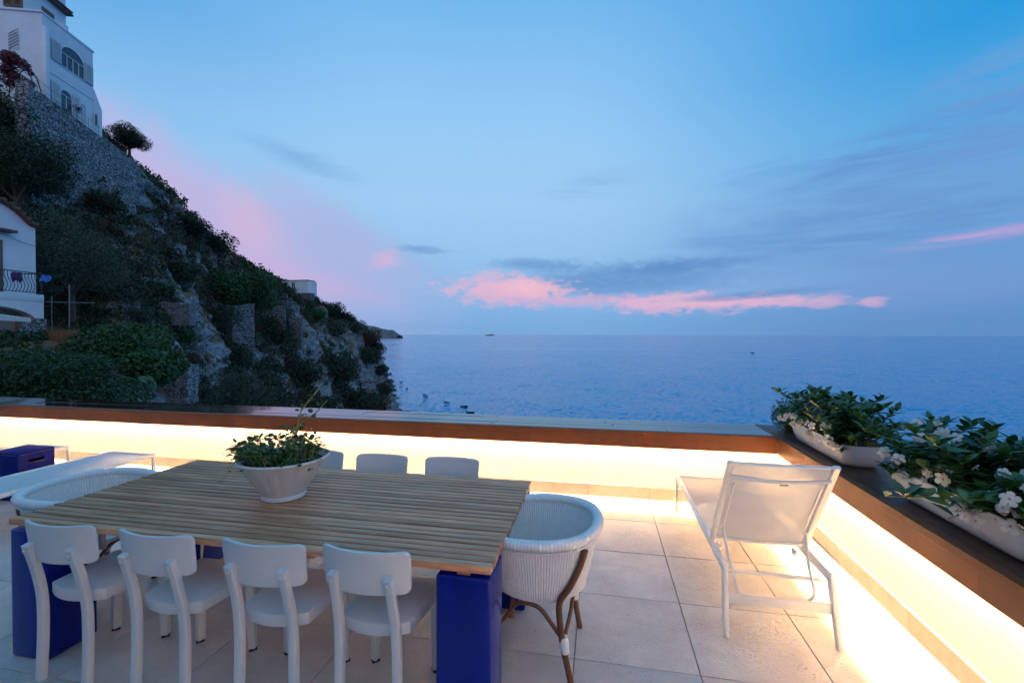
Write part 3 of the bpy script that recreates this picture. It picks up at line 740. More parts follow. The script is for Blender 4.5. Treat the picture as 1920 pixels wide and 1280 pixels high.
# ================================================================== sun loungers
def make_lounger(name, raised, label):
    r = empty(name, (0, 0, 0), 0, label, 'sun lounger', 'white sun loungers on the terrace')   # head end at y=0, foot end at y=1.8
    hw = .30; wm = M['white_metal']; sq = rrect(.042, .030, .007, 2)
    for sx in (-1, 1):
        x = sx*(hw-.018)
        MB().sweep([(x, .02, .365), (x, 1.79, .365)], rrect(.030, .042, .006, 2)).build('side_rail', wm, r, 40)
        MB().sweep([(x, .016, .382), (x+sx*.012, -.075, 0.006)], sq, up=(1, 0, 0)).build('leg', wm, r, 40)
        MB().sweep([(x, 1.785, .384), (x+sx*.004, 1.80, 0.006)], rrect(.030, .028, .006, 2), up=(1, 0, 0)).build('leg', wm, r, 40)
    MB().sweep([(-hw+.03, 1.785, .365), (hw-.03, 1.785, .365)], rrect(.028, .028, .006, 2)).build('cross_bar', wm, r, 40)
    MB().tube([(-hw+.03, .10, .305), (hw-.03, .10, .305)], .0115, 8).build('cross_bar', wm, r, 60)
    MB().box((0, -.022, .205), (2*hw-.05, .010, .062), .003).build('cross_plate', wm, r)
    # seat sling, sagging a little between the rails
    y0 = .40; nx, ny = 12, 24; mb = MB(); 
    for th in (0., -.0022):
        b = len(mb.v)
        for j in range(ny+1):
            for i in range(nx+1):
                u = -1+2*i/nx; y = y0+(1.765-y0)*j/ny
                mb.v.append(Vector((u*(hw-.034), y, .372 - .012*(1-u*u)*(.6+.4*sin(pi*j/ny)) + th)))
        for j in range(ny):
            for i in range(nx): mb.f.append([b+j*(nx+1)+i, b+j*(nx+1)+i+1, b+(j+1)*(nx+1)+i+1, b+(j+1)*(nx+1)+i])
    mb.build('seat_sling', M['fabric'] if raised else M['white_plastic'], r, 60)
    # backrest: its own frame, hinged at y0
    a = radians(56.5) if raised else 0.; Lb = .775 if raised else .76
    hy, hz = y0-.035, .372
    def bp(x, s, o=0.): return Vector((x, hy - s*cos(a) - o*sin(a), hz + s*sin(a) - o*cos(a)))
    hb = hw-.022; back = empty('backrest', (0, 0, 0)); back.parent = r
    for sx in (-1, 1):
        MB().sweep([bp(sx*hb, 0), bp(sx*(hb-.004), Lb)], rrect(.024, .036, .006, 2), up=(1, 0, 0)).build('side_tube', wm, back, 40)
        MB().bar(bp(sx*(hb-.045), .16, .012), bp(sx*(hb-.045), Lb-.17, .012), .010, .010, .002).build('inner_bar', wm, back, 40)
    cb = lambda s, o, bow: [bp(-hb+.012+(2*hb-.024)*k/12, s, o+bow*sin(pi*k/12)) for k in range(13)]
    MB().sweep(cb(Lb-.008, 0., .008), rrect(.026, .012, .004, 2), up=(0, 0, 1)).build('top_bar', wm, back, 50)
    MB().sweep(cb(Lb-.105, .014, .026), rrect(.020, .020, .006, 2), up=(0, 0, 1)).build('curved_bar', wm, back, 50)
    MB().sweep(cb(.05, .006, .012), rrect(.020, .016, .005, 2), up=(0, 0, 1)).build('curved_bar', wm, back, 50)
    mb = MB(); nx, ny = 14, 16
    for th in (0., .0022):
        b = len(mb.v)
        for j in range(ny+1):
            for i in range(nx+1):
                u = -1+2*i/nx; s = .012+(Lb-.016)*j/ny
                mb.v.append(bp(u*(hb-.006), s, -.010 + .012*(1-u*u)*sin(pi*j/ny) + th))
        for j in range(ny):
            for i in range(nx): mb.f.append([b+j*(nx+1)+i, b+j*(nx+1)+i+1, b+(j+1)*(nx+1)+i+1, b+(j+1)*(nx+1)+i])
    mb.build('back_sling', M['fabric'] if raised else M['white_plastic'], back, 60)
    if raised:
        MB().box(bp(.02, Lb-.125, .04), (.045, .003, .012), 0).build('label_tag', M['worn_edge'], back)
        # U shaped prop hanging from the backrest onto the ratchet bar
        xs = .205; T = bp(xs+.035, .19, .022); Bm = Vector((xs, .045, .195))
        pth = [Vector((-T.x, T.y, T.z))]
        L_ = Vector((-xs, Bm.y, Bm.z)); 
        pth += [Vector((-T.x, T.y, T.z)).lerp(L_, .5), L_ + Vector((-.008, 0, .07)), L_ + Vector((.002, -.002, .03)), L_ + Vector((.03, -.004, .005)), L_ + Vector((.075, -.006, -.003))]
        pth2 = [Vector((-p.x, p.y, p.z)) for p in pth][::-1]
        MB().tube(bez(pth+[Vector((0, Bm.y-.008, Bm.z-.008))]+pth2, 5), .0085, 8).build('prop', wm, r, 70)
        for sx in (-1, 1):
            MB().box((sx*(hb-.05), hy+.01, hz-.035), (.018, .05, .035), .004).build('ratchet', wm, r)
    return r
lr = make_lounger('sun_lounger', True, 'white sun lounger with its mesh backrest raised, in the terrace corner')
lr.location = (1.022, 2.868, 0); lr.rotation_euler.z = radians(-.4)
ll = make_lounger('sun_lounger', False, 'flat white sun lounger between the wicker chair and the blue crate')
ll.location = (-5.285, 2.52, 0)
l2 = copy_tree(ll); l2.location = (-6.625, 2.60, 0); tag(l2, 'flat white sun lounger behind the blue crate, only its foot end showing')
l3 = copy_tree(ll); l3.location = (-8.03, 2.72, 0); tag(l3, 'flat white sun lounger at the left edge, just a corner in view')

# ================================================================== blue crate
cr = empty('blue_crate', (-6.10, 3.80, 0), radians(1.5), 'dark blue wooden crate with a hand hole and worn edges between the loungers', 'crate')
w_, d_, h_ = .37, .33, .50; th = .018
MB().box((0, 0, h_-th/2), (w_, d_, th), .003).build('lid', M['blue_paint_wood'], cr)
for sy in (-1, 1): MB().box((0, sy*(d_/2-th/2), (h_-th)/2), (w_-2*th-.001, th, h_-th-.001), .002).build('side_board', M['blue_paint_wood'], cr)
for sx in (-1, 1):
    hole = [(-.055+.018*cos(a)*(1 if True else 0), .40+.018*sin(a)) for a in np.linspace(pi/2, 3*pi/2, 7)] + [(.055+.018*cos(a), .40+.018*sin(a)) for a in np.linspace(-pi/2, pi/2, 7)]
    mb = MB(); x0, x1 = sx*(w_/2-th), sx*w_/2; yo, zo = d_/2, h_-th-.001
    outer = [(-yo, zo), (-yo, 0), (yo, 0), (yo, zo)]
    # frame strips around the hand hole
    mb.box2((min(x0, x1), -yo, 0), (max(x0, x1), yo, .382)); mb.box2((min(x0, x1), -yo, .418), (max(x0, x1), yo, zo))
    mb.box2((min(x0, x1), -yo, .382), (max(x0, x1), -.070, .418)); mb.box2((min(x0, x1), .070, .382), (max(x0, x1), yo, .418))
    mb.build('end_board', M['blue_paint_wood'], cr, 0)
    MB().box((sx*(w_/2+.0015), 0, .381), (.003, .138, .006), .001).build('worn_edge', M['worn_edge'], cr)
    MB().box((sx*(w_/2+.001), 0, h_-th-.004), (.002, d_-.03, .004), 0).build('worn_edge', M['worn_edge'], cr)
MB().box((0, -d_/2-.001, h_-th-.004), (w_-.04, .002, .004), 0).build('worn_edge', M['worn_edge'], cr)

# ================================================================== leaves, flowers
def leaf_mesh(name, L=1., w=.42, fold=.16, curl=.18, tip=1.):
    mb = MB(); prof = [(0, 0.02), (.18, .62), (.42, 1.), (.68, .82), (.88, .40), (1., .02)]
    for s, k in prof:
        z = -curl*s*s*L; ww = w*L*.5*k
        mb.v += [Vector((-ww, s*L, z+fold*ww*2)), Vector((0, s*L, z)), Vector((ww, s*L, z+fold*ww*2))]
    for i in range(len(prof)-1):
        o = i*3; mb.f += [[o, o+1, o+4, o+3], [o+1, o+2, o+5, o+4]]
    return mb
def dir_matrix(d, roll, size, pos):
    q = Vector(d).to_track_quat('Y', 'Z').to_matrix().to_4x4()
    return Matrix.Translation(pos) @ q @ Matrix.Rotation(roll, 4, 'Y') @ Matrix.Scale(size, 4)
def bake(name, base, mats, material, parent, kind='stuff'):
    V = np.array([tuple(v) for v in base.v]); n = len(V); Fq = np.array(base.f)
    H_ = np.concatenate([V, np.ones((n, 1))], 1); out = [(H_ @ np.array(m_).T)[:, :3] for m_ in mats]
    F_ = np.concatenate([Fq+i*n for i in range(len(mats))]) if mats else Fq
    me = fast_mesh(name, np.concatenate(out), F_); me.polygons.foreach_set('use_smooth', [True]*len(me.polygons))
    o = link(name, me, material, parent)
    if kind: o['kind'] = kind
    return o
def place_leaves(mats, base, me, material, parent, cap=290):
    "nearest-the-eye leaves become parts, the rest one mass"
    root = parent.matrix_basis
    mats = sorted(mats, key=lambda m_: ((root @ m_).translation - Vector((0, 0, H))).length)
    for m_ in mats[:cap]:
        o = link('leaf', me, material, parent); o.matrix_basis = m_
    if mats[cap:]: bake('foliage', base, mats[cap:], material, parent)

# ivy bowl on the table
BX, BY = -1.905, 2.475
bowl = empty('plant_bowl', (BX, BY, .7515), 0, 'round white fluted stoneware bowl planted with ivy on the table', 'bowl')
fl = lambda a, q, z: 1 + (.042*abs(sin(9*a))**.6 if .02 < z < .225 else 0) * min(1, .35+z/.225)*(1 if z < .2 else .6)
MB().lathe([(.001, .012), (.118, .004), (.128, 0), (.134, .004), (.134, .020), (.128, .028), (.148, .06), (.186, .12), (.226, .18), (.258, .222), (.272, .232), (.279, .240), (.276, .248), (.266, .249), (.250, .236), (.20, .16), (.12, .06), (.001, .05)], 120, mod=fl, sx=.94, sy=.94).build('bowl_body', M['planter_white'], bowl, 40)
MB().lathe([(.001, .216), (.10, .220), (.236, .212)], 40, mod=lambda a, q, z: 1).build('soil', M['soil'], bowl, 60)
ivy = empty('ivy_plant', (BX, BY, .7515), 0, 'dark green ivy spilling over the white bowl, with long stems rising at the right', 'plant')
ivy_base = MB()
hv = [(0, 0), (.28, .10), (.50, .40), (.40, .72), (.0, 1.0), (-.40, .72), (-.50, .40), (-.28, .10)]
ivy_base.v = [Vector((x*.95, y, -.18*y*y + .10*abs(x))) for x, y in hv] + [Vector((0, .42, -.06))]
ivy_base.f = [[8, i, (i+1) % 8] for i in range(8)]
ivy_me = ivy_base.mesh('leaf', 80); im = []; rnd = random.Random(5); stems = MB()
def vine(p0, p1, sag, n, size, r=.0022, spread=.02, target=None):
    p0 = Vector(p0); p1 = Vector(p1); mid = (p0+p1)/2 + Vector((rnd.uniform(-.03, .03), rnd.uniform(-.03, .03), sag))
    pth = bez([p0, mid, p1], 8); stems.tube(pth, [r*(1-.5*i/(len(pth)-1)) for i in range(len(pth))], 5)
    for k in range(n):
        s = (k+.6)/n; p = pth[min(len(pth)-1, int(s*(len(pth)-1)))]
        d = Vector((rnd.uniform(-1, 1), rnd.uniform(-1, 1), rnd.uniform(-.25, .9))).normalized()
        sz = size*rnd.uniform(.6, 1.15)*(1-.35*s)
        im.append(dir_matrix(d, rnd.uniform(-.9, .9), sz, p + d*.008 + Vector((rnd.uniform(-spread, spread), rnd.uniform(-spread, spread), rnd.uniform(-spread, spread)))))
for k in range(105):
    a = rnd.uniform(0, 2*pi); q = sqrt(rnd.random()); r0 = .20*rnd.random(); r1 = .10+.19*q
    zt = .245 + (.105*(1-q**2) + .03)*rnd.uniform(.5, 1.35) + (.02 if cos(a) < .3 else -.02)
    vine((r0*cos(a), r0*sin(a), .215), (r1*cos(a)-.02, r1*sin(a), zt), .03, 6, .044)
for k in range(9):      # trailing over the left rim, and a few over the front
    a = radians(rnd.uniform(140, 235)); vine((.2*cos(a), .2*sin(a), .26), (.33*cos(a), .33*sin(a), rnd.uniform(.14, .25)), .06, 7, .034)
for a in (-25, -38, -12): vine((.2*cos(radians(a)), .2*sin(radians(a)), .25), (.30*cos(radians(a)), .30*sin(radians(a)), rnd.uniform(.18, .23)), .03, 4, .036)
for k in range(5): vine((.02, .02, .25), (rnd.uniform(-.14, .06), rnd.uniform(-.1, .1), rnd.uniform(.38, .43)), .02, 7, .036, .0026)
vine((.06, 0, .24), (.30, .02, .33), .02, 5, .020, .0014); vine((.10, .05, .24), (.27, -.02, .38), -.01, 5, .020, .0014)
vine((.04, .0, .24), (.14, -.02, .47), .01, 6, .056, .0075, .012); vine((.02, .02, .24), (.12, .0, .535), .0, 5, .040, .0066, .012)
vine((.12, .0, .535), (.268, .0, .70), -.012, 8, .034, .0060, .010); vine((.10, .0, .50), (.31, -.02, .60), -.05, 8, .040, .0056, .012)
stems.build('stem', M['stem_green'], ivy, 80)
ivy_root = ivy
place_leaves(im, ivy_base, ivy_me, M['leaf_ivy'], ivy)

# flower troughs on the right parapet
def make_trough(loc, L, label):
    r = empty('planter_trough', loc, radians(-1), label, 'planter', 'white flower troughs on the right parapet')
    ring = []; K = 11
    hts = [(0., .095, .80), (.006, .112, .85), (.03, .128, .895), (.07, .142, .94), (.12, .151, .975), (.165, .155, .995), (.176, .156, 1.)]
    def section(z, hwid, k, inset=0.):
        hl = L/2*k - inset; hwid -= inset; out = []; n = 12
        rr = min(.075, hwid)
        for cx, cy, a0 in ((hwid-rr, hl-rr, 0), (-hwid+rr, hl-rr, 90), (-hwid+rr, -hl+rr, 180), (hwid-rr, -hl+rr, 270)):
            for q in range(n+1): a = radians(a0+90*q/n); out.append(Vector((cx+rr*cos(a), cy+rr*sin(a), z)))
        return out
    mb = MB(); S_ = [section(*h) for h in hts] + [section(.178, .154, 1., .006), section(.176, .152, .996, .012), section(.13, .14, .97, .018)]
    n = len(S_[0])
    for s_ in S_: mb.v += s_
    for q in range(len(S_)-1):
        for i in range(n): mb.f.append([q*n+i, q*n+(i+1) % n, (q+1)*n+(i+1) % n, (q+1)*n+i])
    mb.f.append(list(range(n))[::-1])
    mb.build('trough_body', M['planter_white'], r, 40)
    mb = MB(); so = section(.15, .151, .985, .012); mb.v = so; mb.f = [list(range(n))]; mb.build('soil', M['soil'], r, 0)
    return r
T1 = (1.965, 4.325, .7465); T2 = (1.955, 2.78, .7465)
make_trough(T1, 1.08, 'white flower trough farther along the right parapet, towards the corner')
make_trough(T2, 1.02, 'white flower trough nearest to the camera on the right parapet')
gl_base = leaf_mesh('leaf', 1., .46, .15, .20); gl_me = gl_base.mesh('leaf', 80)
pet = MB()
for k in range(5):
    a = 2*pi*k/5; c, s_ = cos(a), sin(a)
    pr = [(.10, .08, .05), (.40, .30, .12), (.70, .43, .06), (.92, .30, -.06), (1.04, .03, -.12)]; o = len(pet.v)
    for (d, w, z) in pr:
        for sx in (-1, 0, 1):
            x, y = d, sx*w; sk = .12*d
            pet.v.append(Vector((x*c-(y+sk)*s_, x*s_+(y+sk)*c, z+.02*abs(sx)*(1 if k % 2 else -.5))))
    for i in range(len(pr)-1):
        q = o+i*3; pet.f += [[q, q+1, q+4, q+3], [q+1, q+2, q+5, q+4]]
nb = len(pet.v)
tb_ = MB().lathe([(.13, .055), (.10, -.05), (.085, -.35), (.04, -.75)], 8)
pet.v += tb_.v; pet.f += [[i+nb for i in f] for f in tb_.f]
pet_me = pet.mesh('flower', 80); thr_me = MB().lathe([(.001, .02), (.09, .045), (.15, .078)], 9).mesh('flower_throat', 80)
bud_me = MB().lathe([(.02, -.5), (.07, -.2), (.10, .25), (.06, .6), (.002, .9)], 8).mesh('flower_bud', 80)
def flowering(loc, L, nshoot, hmax, nfl, seed, label, left_drop, ends=1.):
    rnd = random.Random(seed); r = empty('flowering_plant', loc, radians(-1), label, 'plant', 'white flowering plants in the troughs')
    mats = []; st = MB(); tips = []
    for k in range(nshoot):
        y0 = rnd.uniform(-.49, .49)*L; x0 = rnd.uniform(-.08, .08)
        lean = Vector((rnd.gauss(.0, .15), rnd.gauss(0, .15) + ends*.30*(y0/L)*abs(y0/L)*4*rnd.random(), 0)); h = hmax(y0/L)*rnd.uniform(.35, 1.05)
        if k < left_drop:       # shoots that hang over the terrace side
            lean = Vector((-rnd.uniform(.09, .24), rnd.gauss(.04, .14), 0)); h = rnd.uniform(-.04, .14)
        p0 = Vector((x0, y0, .15)); p1 = p0 + lean + Vector((0, 0, h))
        pth = bez([p0, (p0+p1)/2 + Vector((lean.x*-.15, 0, .05)), p1], 6); st.tube(pth, .0026, 5); tips.append((p1, lean))
        n = max(4, int((h+lean.length)/.030)); tw = rnd.uniform(0, 6.28)
        for q in range(n):
            s = .18+.82*(q+.5)/n; p = pth[min(len(pth)-1, int(s*(len(pth)-1)+.5))]; tw += 1.45
            for sg in (0, pi):
                d = Vector((cos(tw+sg), sin(tw+sg), rnd.uniform(.05, .8) if s < .85 else rnd.uniform(.6, 1.6))).normalized()
                mats.append(dir_matrix(d, rnd.uniform(-.35, .35), rnd.uniform(.050, .105), p))
    st.build('stem', M['stem_green'], r, 80)
    place_leaves(mats, gl_base, gl_me, M['leaf_gloss'], r)
    toc = (Vector((0, 0, H))-Vector(loc)).normalized()
    rnd.shuffle(tips)
    for i in range(nfl):
        y0 = rnd.uniform(-.5, .5)*L; side = rnd.random()
        if side < .6: p = Vector((-rnd.uniform(.15, .25), y0, .12+rnd.uniform(0, .18)))
        else: p = Vector((rnd.uniform(-.16, .06), y0, .15+hmax(y0/L)*rnd.uniform(.45, .95)))
        d = (toc*.9 + Vector((rnd.gauss(-.2, .5), rnd.gauss(-.1, .5), rnd.uniform(0, .7)))).normalized()
        q = d.to_track_quat('Z', 'Y').to_matrix().to_4x4() @ Matrix.Rotation(rnd.uniform(0, 6), 4, 'Z'); sz = rnd.uniform(.023, .037)*(.8 if rnd.random() < .3 else 1.)
        f = link('flower', pet_me, M['petal'], r); f.matrix_basis = Matrix.Translation(p+d*.03) @ q @ Matrix.Scale(sz, 4)
        link('flower_throat', thr_me, M['throat'], f)
    for i in range(nfl//3):
        p, l = tips[i]; d = Vector((rnd.gauss(-.3, .5), rnd.gauss(0, .5), 1.)).normalized()
        o = link('flower_bud', bud_me, M['petal'], r); o.matrix_basis = dir_matrix(d, 0, 1, p) @ Matrix.Rotation(-pi/2, 4, 'X') @ Matrix.Scale(rnd.uniform(.026, .036), 4)
    return r
flowering(T1, 1.08, 92, lambda s: .29+.10*cos(s*3.2+.3), 24, 21, 'glossy green plant with white flowers in the trough nearer the corner', 26)
flowering(T2, 1.02, 118, lambda s: .29+.06*cos(s*5-1.2), 46, 22, 'glossy green plant with many white flowers in the nearest trough', 34)

# ================================================================== landscape
ZSEA = H - 43.5
def wpt(px, py, dep): p = atd(px, py, dep); return (p.x, p.y, p.z)
CTRL = [wpt(*c) for c in [
    # skyline ridge and the level ground behind it
    (190, 262, 41), (245, 352, 44), (272, 350, 52), (330, 380, 60), (370, 424, 70), (430, 472, 88), (515, 532, 130), (580, 560, 160), (600, 572, 178),
    (650, 606, 210), (690, 628, 230), (712, 650, 240), (724, 690, 245), (733, 735, 249), (744, 766, 252),
    (120, 230, 38), (0, 130, 33), (-200, 100, 33), (-500, 60, 34),
    (0, 120, 60), (150, 330, 62), (250, 400, 82), (330, 460, 100), (430, 520, 150), (520, 560, 200), (590, 585, 230), (640, 612, 255), (680, 640, 270),
    (-500, 200, 80), (0, 300, 120), (250, 450, 180), (450, 560, 260), (-600, 300, 200), (300, 520, 300),
    # the slope that faces the terrace
    (300, 400, 51), (300, 460, 47.5), (300, 520, 45), (320, 556, 43), (340, 600, 39), (320, 650, 34), (330, 735, 27),
    (200, 330, 39), (210, 420, 36), (225, 500, 34), (230, 560, 30), (250, 640, 22), (260, 720, 17), (300, 745, 16),
    (100, 330, 33), (110, 450, 30), (110, 560, 27.5), (110, 640, 21), (60, 640, 19.5), (0, 250, 29), (0, 400, 27), (-60, 640, 19), (-200, 640, 18), (-200, 300, 27), (-450, 300, 25), (-450, 640, 18), (-450, 740, 11),
    (100, 705, 15.5), (200, 715, 14.5), (0, 700, 15), (0, 775, 12.5), (200, 775, 12), (-200, 775, 11.5), (270, 760, 12), (330, 800, 12),
    (400, 480, 78), (400, 540, 68), (400, 600, 60), (400, 660, 52), (400, 745, 42),
    (460, 520, 92), (460, 565, 78), (460, 610, 69), (460, 660, 62), (460, 745, 52),
    (520, 562, 122), (520, 600, 100), (520, 650, 88), (520, 700, 80), (520, 755, 72),
    (580, 600, 140), (580, 650, 125), (580, 700, 116), (580, 755, 106),
    (640, 640, 182), (640, 690, 166), (640, 755, 150),
    (690, 660, 222), (690, 710, 210), (690, 768, 198), (715, 740, 226), (720, 772, 222),
    # running down below the sight of the wall, to the sea
    (420, 900, 40), (520, 900, 60), (600, 850, 90), (660, 830, 140), (700, 805, 195), (738, 800, 230),
    (700, 1010, 95), (720, 905, 140), (735, 850, 175), (750, 812, 215), (752, 790, 250), (745, 800, 272), (720, 800, 300), (690, 800, 340),
    (700, 1300, 40), (560, 1200, 25), (420, 1100, 16), (760, 1600, 35), (900, 1500, 40), (800, 1200, 60), (900, 1000, 110)]]
CTRL += [(0, 14, ZSEA-3), (8, 12, ZSEA-3), (-8, 9, -10), (-4, 8, -14), (-2, 9, -25), (40, 20, ZSEA-6), (40, 120, ZSEA-12), (40, 260, ZSEA-14), (10, 330, ZSEA-14), (-60, 420, ZSEA-14), (20, 60, ZSEA-10)]
CT = np.array(CTRL)
def dist(a, b): return np.sqrt(((a[:, None, :]-b[None, :, :])**2).sum(-1)+.25)
_A = dist(CT[:, :2], CT[:, :2]); _n = len(CT)
_K = np.zeros((_n+3, _n+3)); _K[:_n, :_n] = _A - .02*np.eye(_n); _K[:_n, _n] = 1; _K[_n, :_n] = 1
_K[:_n, _n+1:] = CT[:, :2]; _K[_n+1:, :_n] = CT[:, :2].T
_W = np.linalg.solve(_K, np.concatenate([CT[:, 2], np.zeros(3)]))
def height(XY):
    XY = np.atleast_2d(XY); out = []
    for c in np.array_split(XY, max(1, len(XY)//20000)):
        out.append(dist(c, CT[:, :2]) @ _W[:_n] + _W[_n] + c @ _W[_n+1:])
    return np.concatenate(out)

# value noise in 3-D, vectorised
_perm = np.random.default_rng(3).random(4096).astype(np.float32)
def vnoise(P):
    i = np.floor(P).astype(np.int64); f = P-i; f = f*f*(3-2*f); r = 0
    for a in (0, 1):
        for b in (0, 1):
            for c in (0, 1):
                h = _perm[((i[:, 0]+a)*73856093 ^ (i[:, 1]+b)*19349663 ^ (i[:, 2]+c)*83492791) & 4095]
                r = r + h*np.where(a, f[:, 0], 1-f[:, 0])*np.where(b, f[:, 1], 1-f[:, 1])*np.where(c, f[:, 2], 1-f[:, 2])
    return r*2-1
def fbm(P, o=5, g=.5, ridge=False):
    s = 0; a = 1.
    for k in range(o):
        n = vnoise(P*(2.03**k)+k*17.3); s = s + a*((1-2*np.abs(n)) if ridge else n); a *= g
    return s
def rotz_x(P, rz, rx):
    c, s_ = cos(rz), sin(rz); Q = np.stack([P[:, 0]*c-P[:, 1]*s_, P[:, 0]*s_+P[:, 1]*c, P[:, 2]], 1)
    c, s_ = cos(rx), sin(rx); return np.stack([Q[:, 0], Q[:, 1]*c-Q[:, 2]*s_, Q[:, 1]*s_+Q[:, 2]*c], 1)

# terrain sheet: fine near the terrace, coarser far off
NA, NRD = 440, 560
aa = np.linspace(radians(-64), radians(8), NA)      # bearing from the view axis
rr = 8.5*(440/8.5)**np.linspace(0, 1, NRD)
A_, R_ = np.meshgrid(aa, rr)
XX = (R_*np.sin(A_)*cos(YAW) - R_*np.cos(A_)*sin(YAW)).ravel(); YY = (R_*np.sin(A_)*sin(YAW) + R_*np.cos(A_)*cos(YAW)).ravel()
ZZ = height(np.stack([XX, YY], 1))
P = np.stack([XX, YY, ZZ], 1); G = P.reshape(NRD, NA, 3)
du = np.gradient(G, axis=1); dv = np.gradient(G, axis=0); N = np.cross(du, dv).reshape(-1, 3); N /= np.linalg.norm(N, axis=1)[:, None]+1e-9
N *= np.sign(N[:, 2:3]+1e-9)
D_ = R_.ravel()
Q = rotz_x(P, radians(-18), radians(0))*np.array([1.15, .38, 1.7])      # beds run along the ridge
steep = np.clip((.93-N[:, 2])/.25, 0, 1)
amp = np.clip(D_/45, .12, 1.4)
def zm(a): return a-a.mean()
dsp = (zm(fbm(Q*.10, 3))*.8 + zm(fbm(Q*.26, 3, .5, True))*.50 + zm(fbm(Q*.9, 4, .55, True))*.13)*(.25+.75*steep)*amp - .12*amp
dsp += fbm(P*1.3, 3)*.07*np.clip(D_/40, .3, 2)
flat_gd = np.exp(-((XX+14)**2+(YY-13)**2)/60.)
dsp *= 1-.8*flat_gd
near_ridge = np.clip((D_-12)/10, 0, 1)
P2_ = P + N*(dsp*near_ridge)[:, None]
idx = np.arange(NA*NRD).reshape(NRD, NA)
quads = np.stack([idx[:-1, :-1], idx[:-1, 1:], idx[1:, 1:], idx[1:, :-1]], -1).reshape(-1, 4)
keep = (P2_[quads][:, :, 2].max(1) > ZSEA-3); quads = quads[keep]
hm = fast_mesh('hillside', P2_, quads); hm.polygons.foreach_set('use_smooth', [True]*len(hm.polygons))
hill = link('hillside', hm, M['rock']); tag(hill, kind='structure')

# the sea, to the horizon
rs = np.concatenate([[0], 30*(45500/30)**np.linspace(0, 1, 60)]); th = np.linspace(0, 2*pi, 97)[:-1]
V = [(0, 0, ZSEA)]; Fq = []
mb = MB(); mb.v = [Vector((r*cos(a), r*sin(a), ZSEA)) for r in rs[1:] for a in th]; n = len(th)
for i in range(len(rs)-2):
    for j in range(n): mb.f.append([i*n+j, i*n+(j+1) % n, (i+1)*n+(j+1) % n, (i+1)*n+j])
mb.f.append([j for j in range(n)])
tag(mb.build('sea', M['sea'], None, 0), kind='structure')

def hit(px, py, d0=9., d1=330.):
    "where the line of sight through a pixel meets the hillside"
    ds = np.geomspace(d0, d1, 700); r = ray(px, py); pts = np.array([[r.x*d, r.y*d, H+r.z*d] for d in ds])
    z = height(pts[:, :2]); k = np.argmax(pts[:, 2] < z)
    if not (pts[:, 2] < z).any(): k = int(np.argmin(pts[:, 2]-z))
    return Vector(pts[k]), float(ds[k])
def ground(x, y): return float(height(np.array([[x, y]]))[0])

# ------------------------------------------------------------------ foliage
def crown(n, lobes, leaf, seed, aspect=.55, inner=.35, flat=.0, jitter=.9):
    "leaf-sized diamonds spread through the volume of several lobes"
    g = np.random.default_rng(seed); L = np.array(lobes); w = L[:, 3]**2; w /= w.sum()
    k = g.choice(len(L), n, p=w); d = g.normal(size=(n, 3)); d /= np.linalg.norm(d, axis=1)[:, None]
    # clumps: pull directions towards a few sprigs on each lobe
    ns = 40; sp = g.normal(size=(len(L), ns, 3)); sp /= np.linalg.norm(sp, axis=2)[:, :, None]
    pick = sp[k, g.integers(0, ns, n)]; mixk = g.uniform(.25, 1., n)[:, None]
    d = d*(1-mixk*.8) + pick*mixk*1.1; d /= np.linalg.norm(d, axis=1)[:, None]
    rad = L[k, 3]*(inner + (1.06-inner)*g.random(n)**.45)
    c = L[k, :3] + d*rad[:, None]*np.array([1, 1, .9])
    nr = d + g.normal(size=(n, 3))*jitter + np.array([0, 0, .35]); nr /= np.linalg.norm(nr, axis=1)[:, None]
    a = np.cross(nr, g.normal(size=(n, 3))); a /= np.linalg.norm(a, axis=1)[:, None]; b = np.cross(nr, a)
    s = leaf*g.uniform(.55, 1.3, n)[:, None]
    V = np.stack([c-a*s, c+b*s*aspect+nr*s*.12, c+a*s, c-b*s*aspect+nr*s*.12], 1).reshape(-1, 3)
    return V, np.arange(n*4).reshape(n, 4)
def lobes_for(seed, nl=7, squash=.75, spread=.55, r=(.34, .55), zmin=.15):
    g = np.random.default_rng(seed); out = []
    for i in range(nl):
        a = 2*pi*i/nl+g.uniform(-.4, .4); q = spread*sqrt(g.uniform(.15, 1.))
        out.append((q*cos(a), q*sin(a), zmin+g.uniform(.1, .62)*squash, g.uniform(*r)))
    out.append((0, 0, .45*squash+zmin*.5, .5)); return out
BUSH = []
for s_ in range(6):
    V, Fq = crown(3000, lobes_for(40+s_), .052, 60+s_); BUSH.append(fast_mesh('bush_crown', V, Fq))
SMALL = []
for s_ in range(4):
    V, Fq = crown(900, lobes_for(140+s_), .085, 160+s_); SMALL.append(fast_mesh('bush_crown', V, Fq))
WISPY = []
for s_ in range(3):
    V, Fq = crown(2600, lobes_for(240+s_, 8, .9, .6, (.26, .45)), .060, 260+s_, .22, .2); WISPY.append(fast_mesh('bush_crown', V, Fq))
for me in BUSH+SMALL+WISPY: me.materials.append(M['leaf_dark'])
_bi = [0]
def bush(px, py, rpx, mat, label, variants=BUSH, squash=1., name='shrub', dep=None, group=None, sink=.05):
    "py is where its foot stands on the slope"
    if dep is None: p, d = hit(px, py)
    else: p, d = atd(px, py, dep), dep
    r = rpx*1.12*d/FPX; _bi[0] += 1
    o = link(name, variants[_bi[0] % len(variants)], None, None, p - Vector((0, 0, r*sink)), (0, 0, _bi[0]*1.7), (r, r, r*squash))
    o.material_slots[0].link = 'OBJECT'; o.material_slots[0].material = M[mat]
    return tag(o, label, 'shrub', group)
